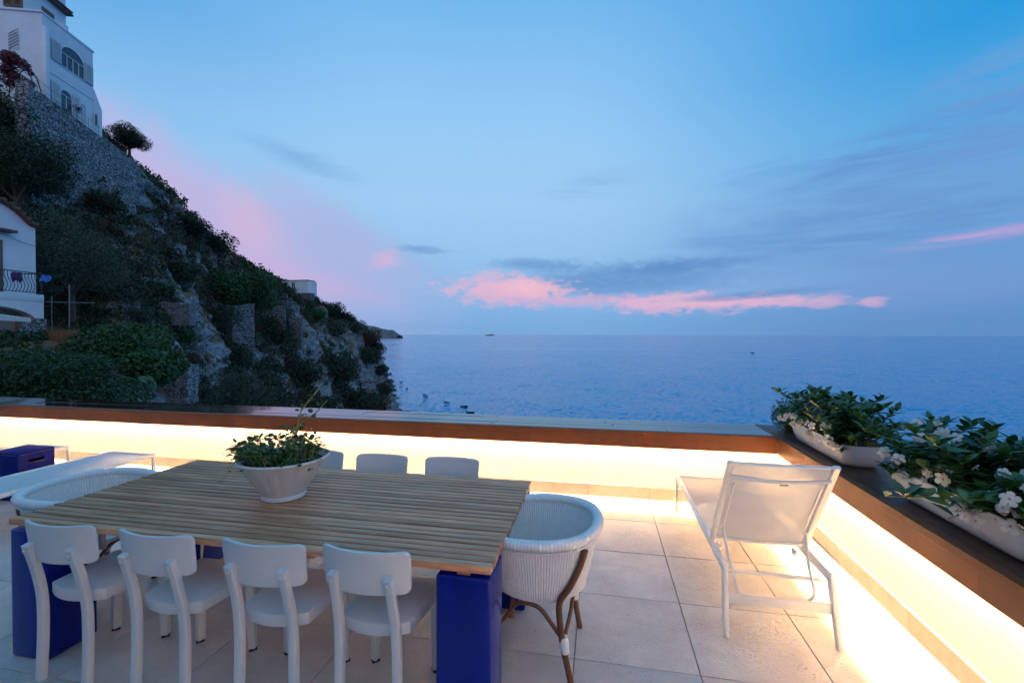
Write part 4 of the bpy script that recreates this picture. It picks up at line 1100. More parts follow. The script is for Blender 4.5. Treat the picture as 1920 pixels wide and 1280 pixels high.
def tree(name, loc, R, lobes, n, leaf, mat, label, trunk_h, trunk_r, lean=(0, 0), seed=1, limbs=5, aspect=.55, cat='tree', inner=.35):
    t_ = empty(name, loc, 0, label, cat)
    V, Fq = crown(n, [tuple(x*R for x in l) for l in lobes], leaf, seed, aspect, inner)
    V = V + np.array([lean[0], lean[1], trunk_h]); me = fast_mesh('crown', V, Fq); link('crown', me, M[mat], t_)
    mb = MB(); rnd = random.Random(seed); top = Vector((lean[0], lean[1], trunk_h+.25*R))
    mb.tube(bez([(0, 0, -.4), (lean[0]*.2, lean[1]*.2, trunk_h*.5), top], 6), [trunk_r*(1.15-.6*i/12) for i in range(13)], 8)
    for k in range(limbs):
        l = lobes[k % len(lobes)]; e = Vector((l[0]*R+lean[0], l[1]*R+lean[1], l[2]*R+trunk_h)); s0 = Vector((lean[0]*.6, lean[1]*.6, trunk_h*rnd.uniform(.65, 1.05)))
        mb.tube(bez([s0, (s0+e)/2 + Vector((rnd.uniform(-.1, .1)*R, rnd.uniform(-.1, .1)*R, .06*R)), e], 5), [trunk_r*(.55-.42*i/10) for i in range(11)], 6)
    mb.build('trunk', M['bark'], t_, 80); return t_

# skyline pine beside the villa
p = atd(243, 300, 46.); tree('pine_tree', p + Vector((0, 0, .35)), 2.35, lobes_for(301, 11, 1.0, .55, (.28, .42), .05), 12000, .085, 'leaf_pine', 'round dark pine leaning out over the stone wall, alone against the sky', .9, .14, (.0, 0), 301, 6, .3)
# the broad green tree on the slope and the darker one behind it
p, d = hit(440, 592); s_ = 84/FPX
k = d/FPX
tree('carob_tree', p, 76*k, lobes_for(302, 12, .62, .72, (.30, .42), .1), 15000, 2.9*k, 'leaf_green', 'broad dark green tree on the slope, left of the small white house', 22*k, 4.2*k, (0, 0), 302, 8)
p, d = hit(482, 560); k = d/FPX
tree('pine_tree', p, 33*k, lobes_for(303, 9, .8, .5, (.3, .45), .2), 8000, 2.2*k, 'leaf_pine', 'dark tree rising behind the broad green tree, against the pink sky', 14*k, 3*k, (0, 0), 303, 6)
# dark trees round the house on the left
for (px, py, dep, Rp, hp, mat, n, lf, sd, lab) in [
        (30, 370, 27, 120, 20, 'leaf_dark', 16000, .085, 311, 'large dark evergreen in front of the stone wall under the villa'),
        (-55, 250, 28, 110, 10, 'leaf_dark', 9000, .10, 315, 'dark evergreen at the left picture edge, level with the villa terrace'),
        (135, 545, 24.5, 112, 50, 'leaf_olive', 16000, .060, 312, 'tall dusky olive tree behind the gable of the house on the left'),
        (30, 520, 24.5, 110, 90, 'leaf_dark', 12000, .085, 313, 'dark tree whose crown stands above the roof of the left house')]:
    q = atd(px, py, dep); z = ground(q.x, q.y); k = dep/FPX
    tree('evergreen_tree' if mat == 'leaf_dark' else 'olive_tree', (q.x, q.y, z-.2), Rp*k, lobes_for(sd, 11, .95, .6, (.28, .45), .1), n, lf, mat, lab, max(.5, q.z-z+hp*k*.5), .16, (0, 0), sd, 7, .45)
# fig trees in the garden
for (px, py, dep, Rp, n, sd, lab) in [
        (228, 690, 19.5, 88, 9000, 321, 'bright green fig tree in the garden beside the wooden fence'),
        (285, 742, 16.0, 66, 6000, 322, 'green fig tree at the right end of the garden, behind the prickly pear')]:
    q = atd(px, py, dep); z = ground(q.x, q.y); k = dep/FPX
    tree('fig_tree', (q.x, q.y, z-.1), Rp*k, lobes_for(sd, 10, .85, .62, (.28, .42), .05), n, .075, 'leaf_green', lab, max(.35, q.z-z+.2), .07, (0, 0), sd, 8, .7, inner=.45)
# hedge of garden shrubs in front of the house
g = empty('garden_hedge', (atd(100, 740, 12.8).x, atd(100, 740, 12.8).y, 0), 0, 'dense dark green hedge along the garden, just beyond the lit parapet', 'hedge')
lob = []
rnd = random.Random(9)
for k in range(64):
    px = rnd.uniform(-140, 228); dep = rnd.uniform(12.2, 18.2); top = rnd.uniform(650, 702) + max(0, px-150)*.30
    q = atd(px, top, dep); r = rnd.uniform(.42, .72); lob.append((q.x-g.location.x, q.y-g.location.y, q.z-r*.9, r))
    lob.append((q.x-g.location.x+rnd.uniform(-.3, .3), q.y-g.location.y-.3, q.z-r*.9-.8, r))
for k in range(60):      # low planting between the hedge and the house
    px = rnd.uniform(-90, 175); dep = rnd.uniform(14.5, 20.3); q = atd(px, 660, dep); r = rnd.uniform(.30, .52)
    lob.append((q.x-g.location.x, q.y-g.location.y, ground(q.x, q.y)+.08, r))
V, Fq = crown(70000, lob, .060, 77, .5, .55); o = link('foliage', fast_mesh('foliage', V, Fq), M['leaf_ivy'], g); o['kind'] = 'stuff'
M['leaf_hedge'] = m_leaf('leaf_hedge', (.010, .034, .012), (.034, .078, .024), .45, .25, .35); o.data.materials.clear(); o.data.materials.append(M['leaf_hedge'])

# named shrubs on the slope: (px, foot py, radius px, material, squash, label)
for (px, py, rp, mat, vs, sq, lab) in [
    (422, 758, 66, 'leaf_olive', WISPY, 1.0, 'large grey-green broom bush just above the parapet, below the stone ruin'),
    (380, 762, 44, 'leaf_olive', WISPY, .9, 'grey-green bush low at the left of the large broom bush'),
    (480, 764, 50, 'leaf_olive', WISPY, .8, 'grey-green bush low at the right of the large broom bush'),
    (432, 690, 42, 'leaf_dark', BUSH, 1.2, 'dark green bush rising behind the grey-green broom'),
    (398, 618, 50, 'leaf_dark', WISPY, 1.1, 'dark feathery bush left of the pale stone pier'),
    (330, 520, 48, 'leaf_dark', BUSH, .75, 'dark bush sitting in the middle of the bare rock face'),
    (272, 478, 30, 'leaf_olive', WISPY, .8, 'small grey bush on the rock face below the end of the stone wall'),
    (348, 438, 46, 'leaf_pine', BUSH, .7, 'dark bush under the bare brown ridge'),
    (395, 470, 40, 'leaf_pine', BUSH, .9, 'dark bush on the ridge line against the pink cloud'),
    (360, 408, 15, 'leaf_brown', SMALL, .9, 'tiny brown bush on the skyline of the bare ridge'),
    (300, 398, 34, 'leaf_brown', WISPY, .6, 'brownish heather patch below the bare ridge'),
    (510, 640, 46, 'leaf_dark', BUSH, 1.15, 'dark bush between the two pale stone piers'),
    (470, 625, 24, 'leaf_brown', WISPY, 1., 'brown dry bush at the foot of the stone pier'),
    (526, 596, 20, 'leaf_olive', BUSH, .9, 'grey-green bush in front of the small white house'),
    (577, 578, 17, 'leaf_dark', BUSH, .8, 'dark bush under the right end of the small white house'),
    (588, 598, 28, 'leaf_green', BUSH, .8, 'mid green bush on the slope below the small white house'),
    (622, 598, 26, 'leaf_pine', BUSH, 1.2, 'dark green bush on the skyline right of the small white house'),
    (645, 604, 20, 'leaf_pine', BUSH, 1., 'dark bush on the skyline, second right of the white house'),
    (662, 622, 26, 'leaf_dark', BUSH, .8, 'dark bush where the skyline starts to fall to the cape'),
    (628, 628, 34, 'leaf_olive', BUSH, .8, 'greyish bush below the skyline near the cape'),
    (690, 645, 30, 'leaf_brown', BUSH, .9, 'brownish bush on the shoulder of the cape'),
    (706, 662, 18, 'leaf_pine', BUSH, 1.2, 'dark bush on the edge of the cape above the sea'),
    (688, 682, 32, 'leaf_dark', BUSH, 1., 'dark bush clinging to the cape below the shoulder'),
    (712, 700, 18, 'leaf_dark', BUSH, 1., 'dark bush overhanging the sea cliff at the cape'),
    (622, 716, 50, 'leaf_dark', BUSH, 1.1, 'large dark bush left of the square ruin on the cape'),
    (560, 720, 44, 'leaf_dark', BUSH, 1., 'dark bush on the lower slope under the second pier'),
    (660, 765, 50, 'leaf_dark', BUSH, .8, 'dark bush low on the cape, just above the parapet line'),
    (700, 768, 34, 'leaf_brown', BUSH, .9, 'brown bush low on the cape close to the water'),
    (560, 765, 46, 'leaf_brown', WISPY, .8, 'brown scrubby bush low on the slope above the parapet'),
    (605, 768, 40, 'leaf_dark', BUSH, .7, 'dark low bush above the parapet, below the large dark bush'),
    (720, 742, 20, 'leaf_dark', BUSH, 1.2, 'dark bush hanging on the cliff above the moored boats'),
    (255, 600, 36, 'leaf_olive', WISPY, .8, 'olive bush behind the fig tree, at the foot of the rock face'),
    (292, 545, 34, 'leaf_green', BUSH, .6, 'green bush at the foot of the rock face, over the terrace wall'),
    (215, 545, 34, 'leaf_brown', WISPY, .8, 'dry brown bush at the left foot of the rock face'),
    (340, 680, 40, 'leaf_brown', WISPY, .6, 'dry reddish brush on the slope above the rubble wall'),
    (335, 640, 40, 'leaf_green', BUSH, .8, 'ivy-green bush covering the left end of the terrace wall'),
    (160, 232, 15, 'leaf_pine', BUSH, 1.6, 'dark bush growing on the stone wall under the arched window'),
    (128, 208, 17, 'leaf_pine', SMALL, 1., 'dark bush on the wall top below the small arched window'),
    (205, 300, 14, 'leaf_pine', SMALL, 1., 'low dark bush at the foot of the leaning pine'),
    (178, 252, 18, 'leaf_green', SMALL, 1., 'green bush at the end of the villa terrace'),
    (110, 345, 44, 'leaf_brown', WISPY, .8, 'dusky brown bush below the agave'),
    (185, 395, 40, 'leaf_dark', BUSH, .9, 'dark bush at the left edge of the rock face'),
    (165, 640, 20, 'leaf_dark', BUSH, 1.3, 'dark bush behind the wooden fence'),
    ]:
    dep = {160: 36.6, 128: 34.6, 205: 44.2, 178: 40.2}.get(px) if py < 310 else None
    bush(px, py, rp, mat, lab, vs, sq, dep=dep)
bush(589, 568, 8, 'leaf_pine', 'tiny slim cypress at the right corner of the small white house', SMALL, 2.3, 'cypress_tree')
# nobody could count the rest: low scrub and dry grass all over the slope
g_ = np.random.default_rng(5)
def scatter(name, n, size, mat, seed, shape, per, asp, zup, dmin=22):
    gg = np.random.default_rng(seed)
    a = gg.uniform(radians(-60), radians(-12), n*3); d = np.exp(gg.uniform(math.log(dmin), math.log(265), n*3))
    x = d*np.sin(a)*cos(YAW)-d*np.cos(a)*sin(YAW); y = d*np.sin(a)*sin(YAW)+d*np.cos(a)*cos(YAW)
    pn = fbm(np.stack([x, y, x*0], 1)*.14 + seed, 3); ok = pn > shape; x, y, d = x[ok][:n], y[ok][:n], d[ok][:n]
    z = height(np.stack([x, y], 1)); ok = z > ZSEA+1.5; x, y, z, d = x[ok], y[ok], z[ok], d[ok]
    s = size*gg.uniform(.5, 1.5, len(x))*np.clip(d/60, .55, 2.2)
    n = len(x); o = gg.normal(size=(n, per, 3)); o /= np.linalg.norm(o, axis=2)[:, :, None]; o[:, :, 2] = np.abs(o[:, :, 2])*zup
    c = np.stack([x, y, z], 1)[:, None, :] + o*s[:, None, None]*gg.uniform(.4, 1., (n, per, 1)); c = c.reshape(-1, 3)
    m = len(c); ls = np.repeat(s, per)[:, None]*.165*gg.uniform(.6, 1.3, (m, 1))
    nr = gg.normal(size=(m, 3)); nr /= np.linalg.norm(nr, axis=1)[:, None]
    if asp < .3: ax = o.reshape(-1, 3) + np.array([0, 0, .8]); ls = ls*2.2
    else: ax = np.cross(nr, gg.normal(size=(m, 3)))
    ax /= np.linalg.norm(ax, axis=1)[:, None]; b = np.cross(nr, ax); b /= np.linalg.norm(b, axis=1)[:, None]+1e-9
    V = np.stack([c-ax*ls, c+b*ls*asp, c+ax*ls, c-b*ls*asp], 1).reshape(-1, 3)
    return tag(link(name, fast_mesh(name, V, np.arange(m*4).reshape(m, 4)), M[mat]), kind='stuff')
scatter('scrub', 7000, .95, 'leaf_dark', 71, -.18, 70, .50, .8, 34)
scatter('scrub', 2200, .9, 'leaf_olive', 72, .10, 60, .45, .8, 34)
scatter('heather', 3600, .8, 'leaf_brown', 73, -.02, 46, .5, .7, 34)
scatter('dry_grass', 9000, .62, 'dry_grass', 74, -.05, 16, .10, .9, 30)

# agave at the foot of the wall
p, d = hit(128, 318); ag = empty('agave_plant', p, .3, 'spiky blue-green agave rosette below the stone retaining wall', 'plant')
ab = leaf_mesh('leaf', 1., .16, .35, .22); ab_me = ab.mesh('leaf', 80); rnd = random.Random(4)
for k in range(26):
    a = k*2.4; e = rnd.uniform(.1, 1.2); o = link('leaf', ab_me, M['leaf_cactus'], ag)
    o.matrix_basis = dir_matrix(Vector((cos(a), sin(a), e)).normalized(), rnd.uniform(-.2, .2), rnd.uniform(.9, 1.35), Vector((0, 0, .1)))
# prickly pear by the garden railing
q = atd(283, 752, 13.6); pc = empty('prickly_pear', (q.x, q.y, ground(q.x, q.y)), 0, 'prickly pear cactus with flat round pads at the garden end, beside the green railing', 'cactus')
pad = MB().lathe([(.001, -.5), (.30, -.44), (.47, -.2), (.5, .08), (.40, .34), (.20, .48), (.001, .5)], 14); pad.v = [Vector((v.x*.78, v.y*.16, v.z+.5)) for v in pad.v]
pad_me = pad.mesh('pad', 80)
def pad_at(p, rx, ry, s, depth, rnd):
    o = link('pad', pad_me, M['leaf_cactus'], pc, p, (rx, ry, rnd.uniform(0, 3)), (s, s, s))
    if depth > 0:
        for k in range(2):
            e = Matrix.Rotation(ry, 4, 'Y') @ Vector((rnd.uniform(-.2, .2)*s, 0, s*.92)); pad_at(p+e, rx+rnd.uniform(-.5, .5), ry+rnd.uniform(-.7, .7), s*rnd.uniform(.7, .95), depth-1, rnd)
rnd = random.Random(12)
zt = H-(745-627)/FPX*13.6 - pc.location.z
for k in range(4): pad_at(Vector((rnd.uniform(-.25, .25), rnd.uniform(-.2, .2), max(0, zt-.1))), rnd.uniform(-.4, .4), rnd.uniform(-.4, .4), .30, 2, rnd)

# green railing at the garden end
mb = MB(); a = atd(214, 701, 13.8); b = atd(255, 712, 13.4); c = atd(255, 790, 13.4)
rl = empty('garden_railing', (b.x, b.y, c.z), 0, 'thin dark green pipe railing at the end of the garden', 'railing')
M['rail_green'] = simple('rail_green', (.02, .07, .06), .45)
off = rl.location
MB().tube([a-off, b-off], .022, 8).build('handrail', M['rail_green'], rl); MB().tube([b-off, c-off], .022, 8).build('post', M['rail_green'], rl)
a2 = Vector((a.x, a.y, c.z-.2)); MB().tube([a-off, a2-off], .022, 8).build('post', M['rail_green'], rl)

# pipe pergola and wooden fence beside the house
def pipe(mb, p0, p1, d0, d1, r): mb.tube([atd(*p0, d0)-pg.location, atd(*p1, d1)-pg.location], r, 8)
b = atd(130, 640, 20.5); pg = empty('pipe_frame', (b.x, b.y, b.z), 0, 'bare grey pipe frame standing beside the left house', 'frame')
for (p0, p1, d0, d1, nm) in [((130, 534), (130, 645), 20.5, 20.5, 'post'), ((97, 555), (97, 645), 21.5, 21.5, 'post'), ((84, 566), (178, 568), 20.5, 20.5, 'rail')]:
    mb = MB(); pipe(mb, p0, p1, d0, d1, .024 if nm == 'post' and p0[0] > 100 else .017); mb.build(nm, M['grey_metal'], pg)
f0 = atd(84, 645, 19.6); f1 = atd(149, 643, 18.9); fz = atd(84, 619, 19.6).z
fn = empty('wooden_fence', (f0.x, f0.y, f0.z), atan2(f1.y-f0.y, f1.x-f0.x), 'low brown vertical-board fence between the house and the fig tree', 'fence')
Lf = (Vector((f1.x, f1.y))-Vector((f0.x, f0.y))).length; nbd = 13; hb_ = fz-f0.z
bd_me = MB().box((0, 0, 0), (Lf/nbd-.012, .022, hb_+.25), .003).mesh('board')
for k in range(nbd): link('board', bd_me, M['brown_wood'], fn, (Lf/nbd*(k+.5), 0, hb_/2-.125+random.uniform(-.015, .015)))
for z in (.10, hb_-.12): MB().box((Lf/2, .032, z), (Lf, .035, .05), .002).build('rail', M['brown_wood'], fn)

# ================================================================== buildings
class Frame:
    "a vertical plane through P0 at bearing ang: local x runs along it, local y into it"
    def __init__(s, P0, rz): s.P = Vector(P0); s.rz = rz; s.e = Vector((cos(rz), sin(rz), 0)); s.n = Vector((-sin(rz), cos(rz), 0))
    def at(s, px, py, y=0.):
        r = ray(px, py); k = (s.P + s.n*y - Vector((0, 0, H))).dot(s.n)/r.dot(s.n); w = Vector((0, 0, H)) + r*k - s.P
        return w.dot(s.e), w.z
    def at_x(s, px, py, x):
        r = ray(px, py); k = (s.P + s.e*x - Vector((0, 0, H))).dot(s.e)/r.dot(s.e); w = Vector((0, 0, H)) + r*k - s.P
        return w.dot(s.n), w.z
def arch(x0, x1, z0, z1, rise, n=10):
    "opening outline with a segmental head"
    out = [(x0, z0), (x1, z0), (x1, z1-rise)]
    for k in range(1, n): a = pi*k/n; out.append(((x0+x1)/2+(x1-x0)/2*cos(a), z1-rise+rise*sin(a)))
    return out + [(x0, z1-rise)]
def louvre_shutter(parent, x0, x1, z0, z1, y, name='shutter'):
    s = MB().box2((x0, y-.05, z0), (x1, y, z1), .006)
    s = s.build(name, M['shutter_paint'], parent); w = x1-x0; mb = MB()
    for (a, b) in ((z0+.06*(z1-z0), z0+.48*(z1-z0)), (z0+.52*(z1-z0), z0+.95*(z1-z0))):
        n = 7
        for k in range(n): zz = a+(b-a)*(k+.5)/n; mb.box(((x0+x1)/2, y-.062, zz), (w*.72, .02, (b-a)/n*.55), 0)
    mb.build('louvre', M['shutter_paint'], s, 0); return s

# villa on the cliff: one long face along the sea, one end face towards the terrace
VD = 32.; VC = atd(80.5, 185, VD)
vr = pi/2 + radians(18.2)
vf = Frame(VC, vr)
vl = empty('villa', VC, vr, 'tall white villa with shutters and arched windows on top of the cliff', 'house')
def V2(px, py): return vf.at(px, py)
xe, zr = V2(174, 100); zr0 = V2(80.5, 25)[1]; zr = (zr+zr0)/2; zst = (V2(80.5, 128)[1]+V2(172, 184)[1])/2
MB().box2((0, 0, -4), (xe, 13, zr), 0).build('wall', M['house_paint'], vl, 0)
MB().box2((-.10, -.06, zr), (xe+.08, 13, zr+.14), .02).build('cornice', M['house_paint'], vl)
MB().box2((0, -.045, zst-.06), (xe, .0, zst+.06), .01).build('string_course', M['house_paint'], vl)
MB().box2((-.03, -.25, -3), (.28, .05, zr-.9), .02).build('pilaster', M['house_paint'], vl)
def window(frame_parent, x0, x1, z0, z1, rise, y=-.012, bars=3, transom=True, depth=.10):
    w = MB().prism(arch(x0, x1, z0, z1, rise), y, y+.03, 'y').build('window', M['glass'], frame_parent, 0)
    mb = MB(); fw = .045
    out = arch(x0, x1, z0, z1, rise)
    for i in range(len(out)):
        a = out[i]; b = out[(i+1) % len(out)]; mb.bar((a[0], y-.02, a[1]), (b[0], y-.02, b[1]), fw, .06)
    for k in range(1, bars): xx = x0+(x1-x0)*k/bars; mb.box2((xx-fw/2, y-.035, z0), (xx+fw/2, y-.005, z1-rise*1.02), 0)
    if transom: mb.box2((x0, y-.036, z1-rise-fw/2), (x1, y-.004, z1-rise+fw/2), 0)
    mb.build('frame', M['house_paint'], w, 0); return w
xa, za = V2(113, 90); xb, zb = V2(157, 152); _, zlo = V2(113, 122)
window(vl, xa, xb, zlo, max(za, V2(135, 97)[1])+.15, .62*(max(za, V2(135, 97)[1])+.15-zlo) if False else .75, bars=4)
louvre_shutter(vl, V2(95, 95)[0], xa-.02, zlo+.02, V2(97, 72)[1], -.06)
louvre_shutter(vl, xb+.05, V2(172.5, 140)[0]-.01, zlo+.02, V2(97, 72)[1], -.06)
xc_, zc = V2(112, 166); xd, _ = V2(134, 190); zbase = V2(112, 188)[1]
window(vl, xc_, xd, zbase-1.2, zc+.1, .42, bars=2)
louvre_shutter(vl, V2(94, 170)[0], xc_-.02, zbase-1.2, V2(96, 150)[1], -.06)
louvre_shutter(vl, xd+.03, V2(147, 200)[0], zbase-1.3, V2(137, 174)[1]-.15, -.06)
window(vl, V2(148.5, 200)[0], V2(160, 210)[0], zbase-1.8, zc-.15, .3, bars=2)
for o in list(vl.children):
    if o.name.startswith('window') and o.data.vertices[0].co.x > V2(148, 200)[0]-.05: o.data.materials.clear(); o.data.materials.append(M['shutter_paint'])
# lower wing with a sloping parapet at the far end
x2, z2 = V2(190, 208); x1, z1 = V2(173.5, 166)
MB().prism([(xe, -5), (x2, -5), (x2, z2), (xe, z1)], -.05, 7, 'y').build('wing_wall', M['house_paint'], vl, 0)
window(vl, V2(174.5, 220)[0], V2(181, 222)[0], V2(178, 236)[1], V2(178, 213)[1], .12, y=-.065, bars=1)
# end face (turned to the terrace): pointed grille window, brown shuttered window
def V1(px, py): return vf.at_x(px, py, 0)
ya, z_a = V1(16, 92); yb, z_b = V1(36, 60)
g_w = MB().prism([(y_, z_) for y_, z_ in arch(min(ya, yb), max(ya, yb), z_a, z_b, .35)], -.03, .01, 'x').build('window', M['shutter_paint'], vl, 0)
mb = MB()
for k in range(6): z_ = z_a+(z_b-z_a)*k/6; mb.bar((-.045, max(ya, yb)-.03, z_), (-.045, min(ya, yb)+.03, z_+.32*(z_b-z_a)), .02, .02)
mb.build('grille', M['dark_metal'], g_w, 0)
yc, z_c = V1(7, 10); yd, z_d = V1(43, 17)
w = MB().box2((-.06, min(yc, yd), z_c-.05), (.01, max(yc, yd), z_c+2.0), .01).build('window', M['brown_wood'], vl)
mb = MB()
for k in range(2):
    y0_ = min(yc, yd)+.12+k*(abs(yd-yc)/2); mb.box2((-.068, y0_, z_c+.1), (-.05, y0_+abs(yd-yc)/2-.24, z_c+1.9), 0)
mb.build('shutter_panel', M['leaf_brown'], w, 0)
# set-back upper storey under a tiled eave
y0_ = 1.2; zt0 = vf.at(124, 32, y0_)[1]; xu, _ = vf.at(123.5, 50, y0_); xw0 = vf.at(62, 0, y0_)[0]
MB().box2((xw0 if xw0 < 0 else .05, y0_, zr+.14), (xu, 12, zt0+1.5), 0).build('upper_wall', M['house_paint'], vl, 0)
mb = MB(); n_t = 26
roof = MB().box2((-1.5, y0_-.45, zt0+.1), (xu+.15, y0_+.1, zt0+.24), .01).build('roof', M['terracotta'], vl)
me_t = MB().tube([(0, -.05, 0), (0, .75, .22)], .075, 7).mesh('tile', 60)
for k in range(n_t): link('tile', me_t, M['terracotta'], roof, (-1.4+(xu+1.5)*k/n_t, y0_-.5, zt0+.27))
bx0, bz0 = vf.at(78, 12, y0_); bx1, bz1 = vf.at(101, 40, y0_)
MB().box2((bx0, y0_-.05, zr+.15), (bx1, y0_+.02, zr+1.45), .01).build('door', M['brown_wood'], vl)
MB().box2((V2(128, 68)[0], .3, zr+.14), (V2(137, 73)[0], 1.1, zr+.75), .02).build('chimney', M['house_paint'], vl)
# iron roof rail by the eave
mb = MB(); zz = zt0+.3
for k in range(3): mb.bar((xu-1.2+k*.55, y0_+.5, zz), (xu-1.2+k*.55, y0_+.5, zz+1.1), .03)
mb.bar((xu-1.25, y0_+.5, zz+1.08), (xu-.05, y0_+.5, zz+1.08), .03); mb.build('roof_rail', M['dark_metal'], vl, 0)

# stone retaining wall that carries the villa terrace
WA = atd(40, 155, 28.6); WB = atd(246, 302, 41.8); zt = (WA.z+WB.z)/2
def stone_wall(name, A, B, z_top, z_bot, thick, mat, label, seed=1, step=.55, rough=.09, cat='stone wall', ztop2=None):
    A = Vector((A.x, A.y, 0)); B = Vector((B.x, B.y, 0)); L = (B-A).length; rz = atan2(B.y-A.y, B.x-A.x)
    n = max(4, int(L/step)); m = max(4, int((z_top-z_bot)/step)); g = np.random.default_rng(seed); z2 = z_top if ztop2 is None else ztop2
    mb = MB()
    for s_ in (0, 1):
        for i in range(n+1):
            for j in range(m+1):
                zt_ = z_top+(z2-z_top)*i/n + (g.normal()*.06 if rough > .05 else 0); zz = z_bot+(zt_-z_bot)*j/m
                mb.v.append(Vector((L*i/n + (0 if i in (0, n) else g.normal()*.05), (-thick/2 if s_ == 0 else thick/2)+g.normal()*rough*.5, zz - z_bot)))
    w_ = m+1; T = (n+1)*w_
    for i in range(n):
        for j in range(m):
            mb.f.append([i*w_+j, (i+1)*w_+j, (i+1)*w_+j+1, i*w_+j+1]); mb.f.append([T+i*w_+j, T+i*w_+j+1, T+(i+1)*w_+j+1, T+(i+1)*w_+j])
        mb.f.append([i*w_+m, (i+1)*w_+m, T+(i+1)*w_+m, T+i*w_+m])
    for j in range(m):
        mb.f.append([j, j+1, T+j+1, T+j]); mb.f.append([n*w_+j, T+n*w_+j, T+n*w_+j+1, n*w_+j+1])
    o = mb.build(name, mat, None, 0); o.location = (A.x, A.y, z_bot); o.rotation_euler.z = rz
    return tag(o, label, cat)
stone_wall('retaining_wall', WA, WB, zt, zt-7.5, .7, M['stone_wall'], 'long grey rubble-stone retaining wall running down from the villa terrace', 2)
# thin rail on top of it
rt = empty('terrace_railing', (WA.x, WA.y, zt), 0, 'thin wire railing along the top of the stone wall under the villa', 'railing')
P0 = Vector((0, 0, 0)); P1 = Vector((WB.x-WA.x, WB.y-WA.y, 0))*.62
for z_ in (.45, .95): MB().tube([P0+Vector((0, 0, z_)), P1+Vector((0, 0, z_))], .014, 5).build('rail', M['grey_metal'], rt)
for k in range(7): q = P0.lerp(P1, k/6); MB().tube([q, q+Vector((0, 0, 1.0))], .016, 5).build('post', M['grey_metal'], rt)
# bougainvillea on an iron arch at the villa's left
q = atd(38, 165, 29.5); bv = empty('bougainvillea', q, 0, 'dark red climbing bougainvillea on an iron arch against the villa wall', 'climbing plant')
k_ = 29.5/FPX
lob = [(x*k_, 0.2*sin(x), z*k_, r*k_) for x, z, r in [(-36, 62, 14), (-22, 60, 13), (-8, 52, 11), (6, 44, 10), (18, 36, 9), (-36, 40, 14), (22, 26, 6), (-20, 34, 9), (-30, 22, 16), (-10, 16, 14), (8, 10, 10)]]
V, Fq = crown(4500, lob, .075, 91, .55, .3); link('foliage', fast_mesh('foliage', V, Fq), M['bougain'], bv)['kind'] = 'stuff'
for dy in (0, .35): MB().tube(bez([(-28*k_, dy, -14*k_), (-20*k_, dy, 30*k_), (0, dy, 38*k_), (22*k_, dy, 24*k_), (34*k_, dy, -6*k_)], 8), .035, 6).build('iron_arch', M['dark_metal'], bv)

# terrace walls and ruins on the slope
for i, (a, b, py0, py1, th, lab) in enumerate([
        ((426, 590), (468, 576), 574, 655, 1.6, 'pale square stone pier in the middle of the slope'),
        ((492, 575), (534, 585), 570, 606, .8, 'low pale stone wall right of the pier, under the white house'),
        ((543, 597), (566, 597), 596, 640, 1.2, 'second, smaller pale stone pier, farther along the slope'),
        ((300, 575), (360, 575), 568, 596, .7, 'low dry-stone terrace wall at the foot of the rock face'),
        ((640, 676), (668, 680), 675, 700, 1.2, 'small square stone ruin on the cape, above the sea'),
        ((306, 690), (362, 690), 684, 742, .8, 'rubble-stone wall behind the prickly pear, low on the slope')]):
    pa, d_ = hit(a[0], py1-3); pb, db = hit(b[0], py1-3); db = d_*(1.0 if i != 0 else 1.06)
    A = atd(a[0], py0, d_); B = atd(b[0], py0 + (b[1]-a[1])*.3, db); zb_ = atd(a[0], py1+14, d_).z
    stone_wall('stone_pier' if 'pier' in lab else 'terrace_wall', A, B, A.z, zb_, th, M['stone_wall_near'] if i in (3, 5) else M['stone_wall_far'], lab, 10+i, .5 if d_ < 50 else .9, .10, 'stone wall', ztop2=B.z)

# small white house on the shoulder of the cape
SD = 158.; c0 = atd(519, 553, SD); c1 = atd(577, 553, SD*.985); rz = atan2(c1.y-c0.y, c1.x-c0.x); Lh = (c1-c0).length
sh = empty('small_house', c0, rz, 'small white flat-roofed house far off on the shoulder of the hill', 'house'); k = SD/FPX
MB().box2((-6*k, 0, -.4), (Lh, 4, 26*k), 0).build('wall', M['house_paint'], sh, 0)
MB().prism([(Lh, 0), (Lh+4*k, 1.4), (Lh+4*k, 4), (Lh, 4)], -.4, 24.5*k, 'z').build('side_wall', M['house_paint'], sh, 0)
MB().box2((-6.5*k, -.15, 26*k), (Lh+.2, 4, 27.2*k), .02).build('roof', M['terracotta'], sh)
MB().prism([(-2*k, -.10), (Lh+5*k, -.05), (Lh+5*k, 2.5), (Lh, 2.4)], -10*k, 3*k, 'z').build('base_wall', M['stone_wall_far'], sh, 0)
for x0, x1, z0, z1, nm in [(6, 12.5, 11, 21, 'window'), (18, 25, 8, 22, 'door'), (32, 38, 8, 21, 'window')]:
    w = MB().box2((x0*k, -.04, z0*k), (x1*k, .03, z1*k), 0).build(nm, M['glass'] if nm == 'window' else M['shutter_paint'], sh, 0)
    MB().box2(((x0+x1)/2*k-.08, -.08, z0*k), ((x0+x1)/2*k+.08, -.042, z1*k), 0).build('frame', M['house_paint'], w, 0)
    MB().box2((x0*k-.1, -.16, z1*k), (x1*k+.1, 0, z1*k+.28), .02).build('lintel', M['brown_wood'], sh)

# the house on the left, seen along its front
HD = 20.4; HC = atd(83, 640, HD); hr = pi/2 + radians(4.9)
hf = Frame(HC, hr)
hs = empty('left_house', HC, hr, 'white house at the left edge with a balcony, tiled gable and arched stone ground floor', 'house')
def U(px, py, y=0.): return hf.at(px, py, y)
yb_ = 1.15                                     # the upper wall stands back from the balcony edge
zs1 = U(83, 553)[1]; zs0 = U(83, 566)[1]
xg, zg = U(66, 428, yb_)
